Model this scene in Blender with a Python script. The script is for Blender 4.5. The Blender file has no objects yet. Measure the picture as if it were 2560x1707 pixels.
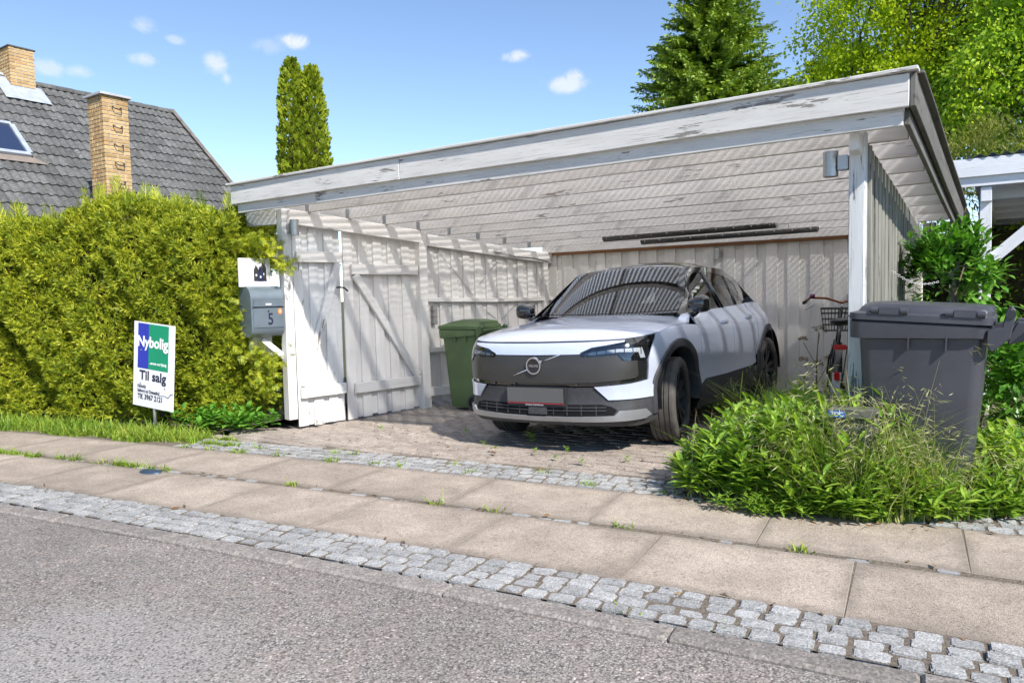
import bpy, bmesh, math, random
import numpy as np
from mathutils import Vector, Matrix
from mathutils.geometry import delaunay_2d_cdt
random.seed(7); np.random.seed(7); RNG = np.random.default_rng(11)
SC = bpy.context.scene; COL = SC.collection
# ------------------------------------------------------------------ camera
cam = bpy.data.cameras.new('camera'); cam.sensor_width = 36; cam.lens = 36*1845/2560; cam.clip_start = .05; cam.clip_end = 3000
camo = bpy.data.objects.new('camera', cam); COL.objects.link(camo); SC.camera = camo
CR = [[0.827188, -0.015616, 0.561708], [0.561415, 0.065563, -0.824933], [-0.023945, 0.997726, 0.063]]
camo.matrix_world = Matrix([[*CR[0], 0], [*CR[1], 0], [*CR[2], 1.25], [0, 0, 0, 1]])
# ------------------------------------------------------------------ sun and sky
SUN = Vector((1.0, -.447, 1.005)).normalized()          # towards the sun
elev = math.asin(SUN.z); az = math.atan2(SUN.x, SUN.y)
sl = bpy.data.lights.new('sun', 'SUN'); sl.energy = 4.7; sl.angle = math.radians(1.5); sl.color = (1, .95, .87)
so = bpy.data.objects.new('sun', sl); COL.objects.link(so); so.rotation_euler = SUN.to_track_quat('Z', 'Y').to_euler(); so.location = (20, -10, 20)
W = bpy.data.worlds.new('World'); SC.world = W; W.use_nodes = True
wt = W.node_tree; wt.nodes.clear()
def wn(t, **k):
    n = wt.nodes.new(t)
    for a, b in k.items(): setattr(n, a, b)
    return n
sky = wn('ShaderNodeTexSky', sky_type='NISHITA'); sky.sun_disc = False; sky.sun_elevation = elev; sky.sun_rotation = az
sky.air_density = 1.0; sky.dust_density = .05; sky.ozone_density = 1.6; sky.altitude = 1900
bg = wn('ShaderNodeBackground'); bg.inputs[1].default_value = .14
out = wn('ShaderNodeOutputWorld'); wt.links.new(bg.outputs[0], out.inputs[0])
geo = wn('ShaderNodeNewGeometry')
def vmath(op, a, b=None, c=None):
    n = wn('ShaderNodeVectorMath', operation=op)
    for i, v in enumerate((a, b, c)):
        if v is None: continue
        if isinstance(v, (tuple, list, Vector)): n.inputs[i].default_value = v
        else: wt.links.new(v, n.inputs[i])
    return n
def smath(op, a, b=None, c=None, clamp=False):
    n = wn('ShaderNodeMath', operation=op); n.use_clamp = clamp
    for i, v in enumerate((a, b, c)):
        if v is None: continue
        if isinstance(v, (int, float)): n.inputs[i].default_value = v
        else: wt.links.new(v, n.inputs[i])
    return n.outputs[0]
tc = wn('ShaderNodeTexCoord'); D = tc.outputs['Generated']
nz = wn('ShaderNodeTexNoise'); nz.inputs['Scale'].default_value = 24; nz.inputs['Distortion'].default_value = .7; nz.inputs['Detail'].default_value = 6; nz.inputs['Roughness'].default_value = .62
wt.links.new(D, nz.inputs['Vector'])
CL = [((-.8206, .4784, .3128), .018, .014, .62), ((-.8299, .4827, .2798), .021, .011, .6), ((-.7887, .5475, .2797), .020, .019, .7), ((-.783, .557, .266), .010, .010, .6),
      ((-.7261, .6129, .3118), .027, .012, .85), ((-.5274, .7945, .301), .025, .010, .75), ((-.4774, .8375, .2659), .038, .014, .75), ((-.468, .841, .271), .018, .016, .7),
      ((-.8785, .402, .2600), .024, .013, .5), ((-.866, .428, .2600), .022, .009, .5), ((-.8066, .5075, .303), .016, .007, .4), ((-.745, .595, .305), .03, .012, .25)]
mask = None
for d, a, b, amt in CL:
    d = Vector(d).normalized(); u = d.cross(Vector((0, 0, 1))).normalized(); v = u.cross(d).normalized()
    du = vmath('DOT_PRODUCT', D, u).outputs['Value']; dv = vmath('DOT_PRODUCT', D, v).outputs['Value']; dd = vmath('DOT_PRODUCT', D, d).outputs['Value']
    dv0 = smath('SUBTRACT', dv, 0.0)
    e = smath('ADD', smath('POWER', smath('ABSOLUTE', smath('DIVIDE', du, a)), 2.0), smath('POWER', smath('ABSOLUTE', smath('DIVIDE', dv0, b)), 2.0))
    e = smath('ADD', e, smath('MULTIPLY', smath('LESS_THAN', dd, 0.0), 100))
    fall = smath('SUBTRACT', 1.0, smath('SQRT', e))
    m = smath('MULTIPLY', smath('ADD', fall, smath('MULTIPLY', smath('SUBTRACT', nz.outputs['Fac'], .53), 3.4)), 1.15, clamp=True)
    m = smath('MULTIPLY', smath('MULTIPLY', m, smath('MULTIPLY', smath('MAXIMUM', fall, 0.0), 2.2, clamp=True)), amt)
    mask = m if mask is None else smath('MAXIMUM', mask, m)
mx = wn('ShaderNodeMixRGB'); wt.links.new(mask, mx.inputs[0]); wt.links.new(sky.outputs[0], mx.inputs[1]); mx.inputs[2].default_value = (4.2, 4.35, 4.8, 1)
wt.links.new(mx.outputs[0], bg.inputs[0])
vs = SC.view_settings; vs.view_transform = 'Standard'; vs.look = 'None'; vs.exposure = .72; vs.gamma = 1; vs.use_curve_mapping = False
SC.cycles.use_denoising = True
try: SC.cycles.denoiser = 'OPENIMAGEDENOISE'
except Exception: pass
SC.cycles.max_bounces = 8; SC.cycles.transparent_max_bounces = 16; SC.cycles.diffuse_bounces = 4; SC.cycles.glossy_bounces = 3; SC.cycles.caustics_reflective = False; SC.cycles.caustics_refractive = False
SC.cycles.sample_clamp_indirect = 6; SC.cycles.use_adaptive_sampling = True; SC.cycles.adaptive_threshold = .025

# ------------------------------------------------------------------ helpers
def wm(o):
    m = o.matrix_basis
    return wm(o.parent) @ o.matrix_parent_inverse @ m if o.parent else m.copy()
def tag(o, label=None, cat=None, group=None, kind=None):
    if label: o['label'] = label
    if cat: o['category'] = cat
    if group: o['group'] = group
    if kind: o['kind'] = kind
    return o
def link(o, parent=None, M=None):
    COL.objects.link(o)
    if parent is not None:
        o.parent = parent; o.matrix_parent_inverse = wm(parent).inverted()
    if M is not None: o.matrix_basis = M
    return o
def empty(name, loc=(0, 0, 0), rz=0, parent=None, label=None, cat=None, group=None, kind=None):
    o = bpy.data.objects.new(name, None); o.empty_display_size = .1
    link(o, parent, Matrix.Translation(loc) @ Matrix.Rotation(rz, 4, 'Z')); return tag(o, label, cat, group, kind)
def mk(name, V, F, mat, parent=None, M=None, smooth=False, origin=None):
    """mesh object; V is in world space unless M is given (then local to M)"""
    V = np.asarray(V, float)
    if M is None:
        if origin is None: origin = V.mean(0) if parent is None else np.array(wm(parent).translation)
        V = V-np.asarray(origin); M = Matrix.Translation(tuple(origin))
    me = bpy.data.meshes.new(name); me.from_pydata(V.tolist(), [], [tuple(f) for f in F])
    if smooth: me.polygons.foreach_set('use_smooth', [True]*len(me.polygons))
    mats = mat if isinstance(mat, (list, tuple)) else [mat]
    for m in mats: me.materials.append(m)
    me.update()
    return link(bpy.data.objects.new(name, me), parent, M)
def mk_np(name, V, F, mat, parent=None, smooth=False, origin=(0, 0, 0), mi=None):
    """big meshes: V (n,3), F (m,k) arrays"""
    V = np.asarray(V, np.float32)-np.asarray(origin, np.float32); F = np.asarray(F, np.int32); k = F.shape[1]
    me = bpy.data.meshes.new(name); me.vertices.add(len(V)); me.vertices.foreach_set('co', V.ravel())
    me.loops.add(F.size); me.loops.foreach_set('vertex_index', F.ravel()); me.polygons.add(len(F))
    me.polygons.foreach_set('loop_start', np.arange(0, F.size, k, dtype=np.int32)); me.polygons.foreach_set('loop_total', np.full(len(F), k, np.int32))
    for m in (mat if isinstance(mat, (list, tuple)) else [mat]): me.materials.append(m)
    if mi is not None: me.polygons.foreach_set('material_index', np.asarray(mi, np.int32))
    if smooth: me.polygons.foreach_set('use_smooth', np.ones(len(F), bool))
    me.update(calc_edges=True); me.validate()
    return link(bpy.data.objects.new(name, me), parent, Matrix.Translation(tuple(float(c) for c in origin)))
def bm_done(bm, name, mat, parent=None, M=None, smooth=False):
    me = bpy.data.meshes.new(name); bm.normal_update(); bm.to_mesh(me); bm.free()
    if smooth: me.polygons.foreach_set('use_smooth', [True]*len(me.polygons))
    for m in (mat if isinstance(mat, (list, tuple)) else [mat]): me.materials.append(m)
    if M is None: M = Matrix.Identity(4) if parent is None else wm(parent)
    return link(bpy.data.objects.new(name, me), parent, M)
_bx = {}
def box_me(l, w, t, bev, mat, rough=0, var=0):
    key = (round(l, 3), round(w, 3), round(t, 3), round(bev, 4), mat.name, rough, var)
    if key in _bx: return _bx[key]
    bm = bmesh.new(); bmesh.ops.create_cube(bm, size=1); bmesh.ops.scale(bm, vec=(l, w, t), verts=bm.verts)
    if rough:
        n = 5
        bmesh.ops.subdivide_edges(bm, edges=[e for e in bm.edges if abs((e.verts[0].co-e.verts[1].co).x) > l*.5], cuts=n)
        rr = random.Random(var*77+int(l*100))
        ph = rr.random()*6
        for v in bm.verts:
            v.co.y += rough*math.sin(ph+v.co.x*2.1)*.6+rr.uniform(-.3, .3)*rough; v.co.z += rough*.5*math.sin(ph*2+v.co.x*1.3)
    if bev: bmesh.ops.bevel(bm, geom=[e for e in bm.edges if e.is_boundary is False and e.calc_face_angle(0) > .6], offset=bev, segments=1, affect='EDGES')
    me = bpy.data.meshes.new('board'); bm.to_mesh(me); bm.free(); me.materials.append(mat); _bx[key] = me
    return me
def frame(A, B, up):
    A = Vector(A); B = Vector(B); x = (B-A).normalized(); up = Vector(up); y = (up-x*up.dot(x)).normalized(); z = x.cross(y)
    c = (A+B)/2; return Matrix([[x.x, y.x, z.x, c.x], [x.y, y.y, z.y, c.y], [x.z, y.z, z.z, c.z], [0, 0, 0, 1]])
def board(name, A, B, w, t, up, mat, parent=None, bev=.003, rough=0, var=None):
    """a plank from A to B (axis ends); w along 'up', t across; grain runs along local x"""
    l = (Vector(B)-Vector(A)).length
    if var is None: var = random.randrange(3)
    return link(bpy.data.objects.new(name, box_me(l, w, t, bev, mat, rough, var)), parent, frame(A, B, up))
def tube(bm, pts, r, seg=8, cap=True):
    pts = [Vector(p) for p in pts]; rs = r if isinstance(r, (list, tuple)) else [r]*len(pts); rings = []
    for i, p in enumerate(pts):
        a = pts[max(i-1, 0)]; b = pts[min(i+1, len(pts)-1)]; d = (b-a).normalized()
        u = d.cross(Vector((0, 0, 1)) if abs(d.z) < .9 else Vector((1, 0, 0))).normalized(); v = d.cross(u)
        rings.append([bm.verts.new(p+(u*math.cos(2*math.pi*k/seg)+v*math.sin(2*math.pi*k/seg))*rs[i]) for k in range(seg)])
    for i in range(len(rings)-1):
        for k in range(seg):
            try: bm.faces.new((rings[i][k], rings[i][(k+1) % seg], rings[i+1][(k+1) % seg], rings[i+1][k]))
            except ValueError: pass
    if cap:
        bm.faces.new(rings[0][::-1]); bm.faces.new(rings[-1])
def tube_obj(name, pts, r, mat, parent=None, seg=8, smooth=True):
    """points in world space"""
    bm = bmesh.new(); o = wm(parent).inverted() if parent else Matrix.Identity(4)
    tube(bm, [o @ Vector(p) for p in pts], r, seg)
    bmesh.ops.recalc_face_normals(bm, faces=bm.faces)
    return bm_done(bm, name, mat, parent, None, smooth)
def lathe(bm, prof, seg, M=Matrix.Identity(4)):
    """prof: (radius, height along local z)"""
    rings = []
    for r, h in prof:
        rings.append([bm.verts.new(M @ Vector((r*math.cos(2*math.pi*k/seg), r*math.sin(2*math.pi*k/seg), h))) for k in range(seg)])
    for i in range(len(rings)-1):
        for k in range(seg): bm.faces.new((rings[i][k], rings[i][(k+1) % seg], rings[i+1][(k+1) % seg], rings[i+1][k]))
    return rings
def bbox(bm, c, d, M=Matrix.Identity(4), bev=0):
    r = bmesh.ops.create_cube(bm, size=1); vs_ = r['verts']
    bmesh.ops.transform(bm, verts=vs_, matrix=M @ Matrix.Translation(c) @ Matrix.Diagonal((d[0], d[1], d[2], 1)))
    if bev: bmesh.ops.bevel(bm, geom=list({e for v in vs_ for e in v.link_edges}), offset=bev, segments=2, affect='EDGES')
def shade(o, deg=40):
    me = o.data; me.polygons.foreach_set('use_smooth', [True]*len(me.polygons))
    try: me.set_sharp_from_angle(angle=math.radians(deg))
    except Exception: pass
    return o
def text_obj(name, s, size, M, mat, parent=None, extrude=.0008, bold=0, align='LEFT', shear=0, fit=None):
    cu = bpy.data.curves.new(name, 'FONT'); cu.body = s; cu.size = size; cu.extrude = extrude; cu.offset = bold; cu.align_x = align; cu.shear = shear; cu.resolution_u = 3
    tmp = bpy.data.objects.new(name, cu); COL.objects.link(tmp); dg = bpy.context.evaluated_depsgraph_get(); me = bpy.data.meshes.new_from_object(tmp.evaluated_get(dg))
    COL.objects.unlink(tmp); bpy.data.objects.remove(tmp); me.materials.clear(); me.materials.append(mat)
    if fit:
        xs_f = [v.co.x for v in me.vertices]; M = M @ Matrix.Diagonal((fit/(max(xs_f)-min(xs_f)), 1, 1, 1)) @ Matrix.Translation((-min(xs_f), 0, 0))
    return link(bpy.data.objects.new(name, me), parent, M)

# ------------------------------------------------------------------ materials
class NT:
    def __init__(s, name):
        s.m = bpy.data.materials.new(name); s.m.use_nodes = True; s.t = s.m.node_tree; s.t.nodes.clear()
        s.out = s.t.nodes.new('ShaderNodeOutputMaterial'); s.tc = s.t.nodes.new('ShaderNodeTexCoord'); s.oi = s.t.nodes.new('ShaderNodeObjectInfo')
    def n(s, t, ins=None, **k):
        n = s.t.nodes.new(t)
        for a, b in k.items(): setattr(n, a, b)
        for a, b in (ins or {}).items(): s.set(n.inputs[a], b)
        return n
    def set(s, sock, v):
        if isinstance(v, bpy.types.NodeSocket): s.t.links.new(v, sock)
        elif isinstance(v, bpy.types.Node): s.t.links.new(v.outputs[0], sock)
        else:
            if isinstance(v, tuple) and len(v) == 3 and sock.type == 'RGBA': v = (*v, 1)
            sock.default_value = v
    def math(s, op, a, b=0.0, clamp=False):
        n = s.n('ShaderNodeMath', {0: a, 1: b}, operation=op); n.use_clamp = clamp; return n.outputs[0]
    def mix(s, f, a, b, mode='MIX'): return s.n('ShaderNodeMixRGB', {0: f, 1: a, 2: b}, blend_type=mode).outputs[0]
    def noise(s, vec, scale, detail=4, rough=.55, dist=0): return s.n('ShaderNodeTexNoise', {'Vector': vec, 'Scale': scale, 'Detail': detail, 'Roughness': rough, 'Distortion': dist})
    def ramp(s, f, *stops):
        n = s.n('ShaderNodeValToRGB', {0: f}); cr = n.color_ramp
        while len(cr.elements) < len(stops): cr.elements.new(.5)
        for e, (p, c) in zip(cr.elements, stops):
            e.position = p; e.color = (*c, 1) if isinstance(c, tuple) else (c, c, c, 1)
        return n.outputs[0]
    def vec(s, scale=(1, 1, 1), coord='Object', rnd=True):
        v = s.tc.outputs[coord]
        if rnd: v = s.n('ShaderNodeVectorMath', {0: v, 1: s.n('ShaderNodeVectorMath', {0: (37, 53, 71), 'Scale': s.oi.outputs['Random']}, operation='SCALE').outputs[0]}, operation='ADD').outputs[0]
        return s.n('ShaderNodeVectorMath', {0: v, 1: scale}, operation='MULTIPLY').outputs[0]
    def bsdf(s, **k):
        b = s.n('ShaderNodeBsdfPrincipled')
        for a, v in k.items(): s.set(b.inputs[a.replace('_', ' ')], v)
        return b
    def bump(s, h, strength=.5, dist=.005): return s.n('ShaderNodeBump', {'Height': h, 'Strength': strength, 'Distance': dist}).outputs[0]
    def done(s, sh): s.set(s.out.inputs[0], sh.outputs[0] if isinstance(sh, bpy.types.Node) else sh); return s.m
def plain(name, c, rough=.5, metal=0, spec=.5, var=.12, scale=6, bumpd=0, coat=0, bscale=60):
    t = NT(name); v = t.vec(); nz = t.noise(v, scale, 5)
    col = t.mix(1.0, c, t.ramp(nz.outputs[0], (.3, 1-var), (.7, 1+var)), 'MULTIPLY') if var else c
    b = t.bsdf(Base_Color=col, Roughness=rough, Metallic=metal, Specular_IOR_Level=spec)
    if coat: b.inputs['Coat Weight'].default_value = coat; b.inputs['Coat Roughness'].default_value = .04
    if var: t.set(b.inputs['Roughness'], t.math('MULTIPLY_ADD', nz.outputs[0], .16)); b.inputs['Roughness'].links[0].from_node.inputs[2].default_value = rough-.08
    if bumpd: t.set(b.inputs['Normal'], t.bump(t.noise(v, bscale, 3).outputs[0], .6, bumpd))
    return t.done(b)
def painted(name, paint, wood, wear, crack=1.0, rough=.6, dirt=.12):
    """painted timber, grain along local x: fine cracks and flakes show the grey wood"""
    t = NT(name); v = t.vec((1.2, 16, 16)); g = t.noise(v, 6, 6, .6, .3); v2 = t.vec((1.0, 5, 5)); pch = t.noise(v2, 2.2, 4, .6)
    fine = t.noise(t.vec((1.3, 60, 60)), 3.0, 3, .6); msk = t.noise(t.vec((.7, 3, 3)), 1.7, 2)
    f = t.math('ADD', t.math('MULTIPLY', pch.outputs[0], .75), t.math('MULTIPLY', g.outputs[0], .45))
    flake = t.ramp(f, (.80-wear*.17, 0.0), (.815-wear*.17, 1.0))
    dirtm = t.ramp(t.noise(t.vec((.6, 3, 3)), 3, 4).outputs[0], (.35, 1-dirt), (.65, 1.0))
    pc = t.mix(1.0, paint, dirtm, 'MULTIPLY')
    pc = t.mix(t.math('MULTIPLY', t.ramp(fine.outputs[0], (.36, .42*crack), (.43, 0.0)), t.ramp(msk.outputs[0], (.38, .25), (.6, 1.0)), True), pc, tuple(c*.45 for c in paint))
    rv = t.math('MULTIPLY_ADD', t.oi.outputs['Random'], .10); rv.node.inputs[2].default_value = .93
    pc = t.mix(1.0, pc, rv, 'MULTIPLY')
    wc = t.mix(g.outputs[0], tuple(c*.6 for c in wood), wood)
    b = t.bsdf(Base_Color=t.mix(flake, pc, wc), Roughness=rough, Specular_IOR_Level=.35)
    h = t.math('SUBTRACT', t.math('MULTIPLY', g.outputs[0], .5), t.math('MULTIPLY', flake, .6))
    t.set(b.inputs['Normal'], t.bump(t.math('ADD', h, t.math('MULTIPLY', fine.outputs[0], .3)), .55, .003)); return t.done(b)
WHITE = painted('white_paint_weathered', (.75, .735, .715), (.28, .26, .23), .40)
FASC = painted('fascia_white_paint', (.66, .645, .62), (.27, .25, .23), .50, 2.2)
INNER = painted('pale_grey_painted_timber', (.80, .75, .70), (.40, .37, .34), .12, .6, .65)
RAFT = painted('rafter_pale_paint', (.70, .655, .61), (.34, .30, .26), .40, 1.6, .65)
GREYW = painted('weathered_grey_boards', (.25, .245, .215), (.13, .125, .11), .55, 1.4, .8, .3)
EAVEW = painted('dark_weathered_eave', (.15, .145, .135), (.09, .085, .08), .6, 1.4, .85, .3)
POSTW = painted('flaking_white_post', (.62, .63, .64), (.20, .21, .23), .66, 2.4)
RAWW = painted('raw_brown_timber', (.40, .19, .09), (.28, .14, .07), .3, .5, .7)
NBRW = painted('neighbour_white_paint', (.74, .76, .80), (.4, .4, .4), .15)
METAL = plain('brushed_grey_metal', (.42, .42, .42), .42, .9, .5, .08)
ZINC = plain('zinc_dull', (.50, .52, .55), .5, .85, .5, .15)
BLACKP = plain('black_plastic', (.025, .026, .03), .45, 0, .5, .1)
DARKM = plain('dark_metal', (.05, .05, .055), .4, .6)
# ------------------------------------------------------------------ ground, road, kerb, pavement, driveway
def curve_y(x):
    x = np.asarray(x, float); xc = np.clip(x, -14, 6)
    return 3.011+.0983*xc-.0048*xc**2+(x-xc)*(.0983-.0096*xc)
def curve_n(x):
    xc = np.clip(x, -14, 6); d = .0983-.0096*xc; L = math.hypot(1, d); return (-d/L, 1/L), math.atan(d)
def spos(x, v, z=0.):
    n, a = curve_n(x); return (x+n[0]*v, float(curve_y(x))+n[1]*v, z)
def gz(x, y):                                   # the driveway falls gently towards the fence side
    return .028*np.minimum(0, np.asarray(x)+2.36)*smooth01(4.3, 5.3, y)
def smooth01(a, b, x):
    t = np.clip((np.asarray(x, float)-a)/(b-a), 0, 1); return t*t*(3-2*t)
def asphalt():
    t = NT('asphalt_worn'); v = t.tc.outputs['Object']
    vo = t.n('ShaderNodeTexVoronoi', {'Vector': v, 'Scale': 105}); vo2 = t.n('ShaderNodeTexVoronoi', {'Vector': v, 'Scale': 190})
    c1 = t.ramp(vo.outputs['Color'], (.0, (.095, .082, .073)), (.40, (.23, .200, .180)), (.75, (.33, .285, .258)), (1.0, (.66, .61, .56)))
    c2 = t.ramp(vo2.outputs['Color'], (.2, (.11, .099, .092)), (.7, (.315, .28, .262)), (1.0, (.62, .59, .56)))
    big = t.noise(v, .55, 5, .6); c = t.mix(t.ramp(t.noise(v, 9, 3).outputs[0], (.4, 0.0), (.6, 1.0)), c1, c2)
    c = t.mix(1.0, c, t.ramp(big.outputs[0], (.3, .78), (.7, 1.25)), 'MULTIPLY')
    # a smoother, paler repair patch with an uneven rim
    pos = t.n('ShaderNodeVectorMath', {0: v, 1: (-2.75, 1.05, 0)}, operation='SUBTRACT'); dist = t.n('ShaderNodeVectorMath', {0: pos.outputs[0]}, operation='LENGTH').outputs['Value']
    dist = t.math('ADD', dist, t.math('MULTIPLY', t.noise(v, 1.5, 3).outputs[0], .5)); pm = t.ramp(dist, (.75, 1.0), (1.1, 0.0))
    c = t.mix(t.math('MULTIPLY', pm, .55), c, t.mix(vo2.outputs['Color'], (.235, .228, .222), (.40, .39, .38)))
    c = t.mix(t.ramp(vo.outputs['Distance'], (.55, 0.0), (.8, .8)), c, (.035, .034, .034)); c = t.mix(t.ramp(t.noise(v, 2.3, 6, .7).outputs[0], (.60, 0.0), (.70, .35)), c, (.09, .082, .076)); c = t.mix(t.ramp(t.noise(v, 1.1, 5, .7, .6).outputs[0], (.62, 0.0), (.72, .30)), c, (.42, .39, .36))
    c = t.mix(.15, c, t.mix(big.outputs[0], (.17, .15, .137), (.29, .26, .24)))
    b = t.bsdf(Base_Color=c, Roughness=.85, Specular_IOR_Level=.3)
    h = t.math('ADD', t.math('MULTIPLY', vo.outputs['Distance'], -.8), t.math('MULTIPLY', vo.outputs['Color'], .5)); t.set(b.inputs['Normal'], t.bump(h, .6, .004)); return t.done(b)
def stone(name, c, var=.3, spk=180, rough=.8):
    t = NT(name); v = t.vec(); sp = t.n('ShaderNodeTexVoronoi', {'Vector': v, 'Scale': spk}); nz = t.noise(v, 14, 5, .65); nz2 = t.noise(v, 55, 4, .6)
    cc = t.mix(1.0, c, t.ramp(sp.outputs['Color'], (.1, .62), (.6, 1.0), (1.0, 1.5)), 'MULTIPLY')
    cc = t.mix(1.0, cc, t.ramp(nz.outputs[0], (.3, .78), (.72, 1.15)), 'MULTIPLY')
    rv = t.math('MULTIPLY_ADD', t.oi.outputs['Random'], var); rv.node.inputs[2].default_value = 1-var*.55; cc = t.mix(1.0, cc, rv, 'MULTIPLY')
    b = t.bsdf(Base_Color=cc, Roughness=rough, Specular_IOR_Level=.35)
    t.set(b.inputs['Normal'], t.bump(t.math('ADD', nz.outputs[0], t.math('MULTIPLY', nz2.outputs[0], .6)), .7, .008)); return t.done(b)
def slabmat():
    t = NT('concrete_slab'); v = t.vec(); sp = t.n('ShaderNodeTexVoronoi', {'Vector': v, 'Scale': 210}); sp2 = t.n('ShaderNodeTexVoronoi', {'Vector': v, 'Scale': 95}); nz = t.noise(v, 3.2, 6, .62)
    c = t.ramp(sp.outputs['Color'], (.0, (.19, .152, .122)), (.45, (.35, .29, .238)), (.85, (.43, .365, .308)), (1.0, (.60, .545, .48)))
    c = t.mix(t.ramp(sp2.outputs['Color'], (.86, 0.0), (.9, .6)), c, (.14, .12, .11))
    c = t.mix(1.0, c, t.ramp(nz.outputs[0], (.28, .72), (.72, 1.20)), 'MULTIPLY'); st_ = t.noise(v, 5.5, 5, .7, .8); c = t.mix(t.ramp(st_.outputs[0], (.62, 0.0), (.70, .4)), c, (.13, .11, .09))
    # dirt gathers along the slab rims
    ob = t.n('ShaderNodeSeparateXYZ', {0: t.tc.outputs['Object']})
    ex = t.math('SUBTRACT', .45, t.math('ABSOLUTE', ob.outputs[0])); ey = t.math('SUBTRACT', .315, t.math('ABSOLUTE', ob.outputs[1])); e = t.math('MINIMUM', ex, ey)
    e = t.math('ADD', e, t.math('MULTIPLY', t.math('SUBTRACT', t.noise(v, 12, 4).outputs[0], .5), .10)); c = t.mix(t.ramp(e, (.0, .55), (.06, 0.0)), c, (.17, .145, .12))
    rv = t.math('MULTIPLY_ADD', t.oi.outputs['Random'], .16); rv.node.inputs[2].default_value = .92; c = t.mix(1.0, c, rv, 'MULTIPLY')
    b = t.bsdf(Base_Color=c, Roughness=.85, Specular_IOR_Level=.3); t.set(b.inputs['Normal'], t.bump(t.math('ADD', sp.outputs['Distance'], nz.outputs[0]), .5, .003)); return t.done(b)
def soil(name, a, b_, sc=25):
    t = NT(name); v = t.tc.outputs['Object']; nz = t.noise(v, sc, 6, .65); c = t.mix(t.noise(v, 1.1, 4).outputs[0], a, b_); c = t.mix(1.0, c, t.ramp(nz.outputs[0], (.3, .6), (.7, 1.35)), 'MULTIPLY')
    b = t.bsdf(Base_Color=c, Roughness=.95, Specular_IOR_Level=.2); t.set(b.inputs['Normal'], t.bump(nz.outputs[0], .8, .02)); return t.done(b)
ASPH = asphalt(); GRAN = stone('granite_sett', (.345, .342, .338), .30); KERB = stone('granite_kerb', (.24, .215, .197), .30, 120); SLAB = slabmat()
PAVER = stone('concrete_paver', (.34, .29, .25), .30, 150); SOIL = soil('joint_soil', (.145, .118, .092), (.215, .18, .145), 60); EARTH = soil('garden_earth', (.06, .07, .03), (.10, .085, .05), 8)
DRIVE = soil('driveway_dust', (.25, .208, .172), (.33, .28, .238), 30)

g = mk('ground', [(-300, -300, -.24), (300, -300, -.24), (300, 300, -.24), (-300, 300, -.24)], [(0, 1, 2, 3)], EARTH, origin=(0, 0, -.24)); tag(g, kind='structure')
def strip(name, v0, v1, z0, z1, mat, xs, kind='structure'):
    V = []; F = []
    for x in xs: V += [spos(x, v0, z0), spos(x, v1, z1)]
    for i in range(len(xs)-1): F.append((2*i, 2*i+2, 2*i+3, 2*i+1))
    return tag(mk(name, V, F, mat, origin=(0, 0, 0)), kind=kind)
XS = np.concatenate([np.linspace(-60, -15, 8), np.linspace(-14, 8, 60), np.linspace(10, 60, 6)])
strip('road', -9, -.435, -.02, -.028, ASPH, XS)
pave = strip('pavement', -.318, 1.78, -.008, -.007, SOIL, XS)
# kerb stones
ke = empty('kerb', (0, 0, 0), kind='structure'); x = -13.0
while x < 1.6:
    L = random.uniform(.72, 1.05); n, a = curve_n(x+L/2); c = spos(x+L/2, -.378, -.060); col = random.choice([0, 1, 2])
    o = link(bpy.data.objects.new('kerb_stone', box_me(round(L-.006, 3), .115, .106, .012, KERB, .006, random.randrange(4))), ke, Matrix.Translation((c[0], c[1], c[2])) @ Matrix.Rotation(a+random.uniform(-.006, .006), 4, 'Z')); x += L*math.cos(a)
# granite setts: six worn shapes shared by all
def sett_me(l, w, h, seed, mat, bev=.0045, jit=.05):
    rr = random.Random(seed); bm = bmesh.new(); bmesh.ops.create_cube(bm, size=1); bmesh.ops.scale(bm, vec=(l, w, h), verts=bm.verts)
    for v in bm.verts:
        v.co.x += rr.uniform(-jit, jit)*l; v.co.y += rr.uniform(-jit, jit)*w; v.co.z += rr.uniform(-.004, .004)
    bmesh.ops.delete(bm, geom=[f for f in bm.faces if f.normal.z < -.8], context='FACES')
    bmesh.ops.bevel(bm, geom=[e for e in bm.edges if not e.is_boundary and abs((e.verts[0].co-e.verts[1].co).z) > h*.6], offset=bev*1.7, segments=2, affect='EDGES')
    bm.normal_update(); tf = max(bm.faces, key=lambda f: f.normal.z); bmesh.ops.bevel(bm, geom=list(tf.edges), offset=bev, segments=2, affect='EDGES')
    bm.normal_update(); tf = max(bm.faces, key=lambda f: f.calc_area()*max(0, f.normal.z)); r = bmesh.ops.poke(bm, faces=[tf]); r['verts'][0].co.z += rr.uniform(-.001, .003)
    r['verts'][0].co.x += rr.uniform(-.02, .02); me = bpy.data.meshes.new('sett'); bm.to_mesh(me); bm.free(); me.polygons.foreach_set('use_smooth', [True]*len(me.polygons)); me.materials.append(mat)
    try: me.set_sharp_from_angle(angle=math.radians(50))
    except Exception: pass
    return me
SETTS = [sett_me(random.uniform(.088, .114), .0775, .07, i, GRAN) for i in range(12)]
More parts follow.
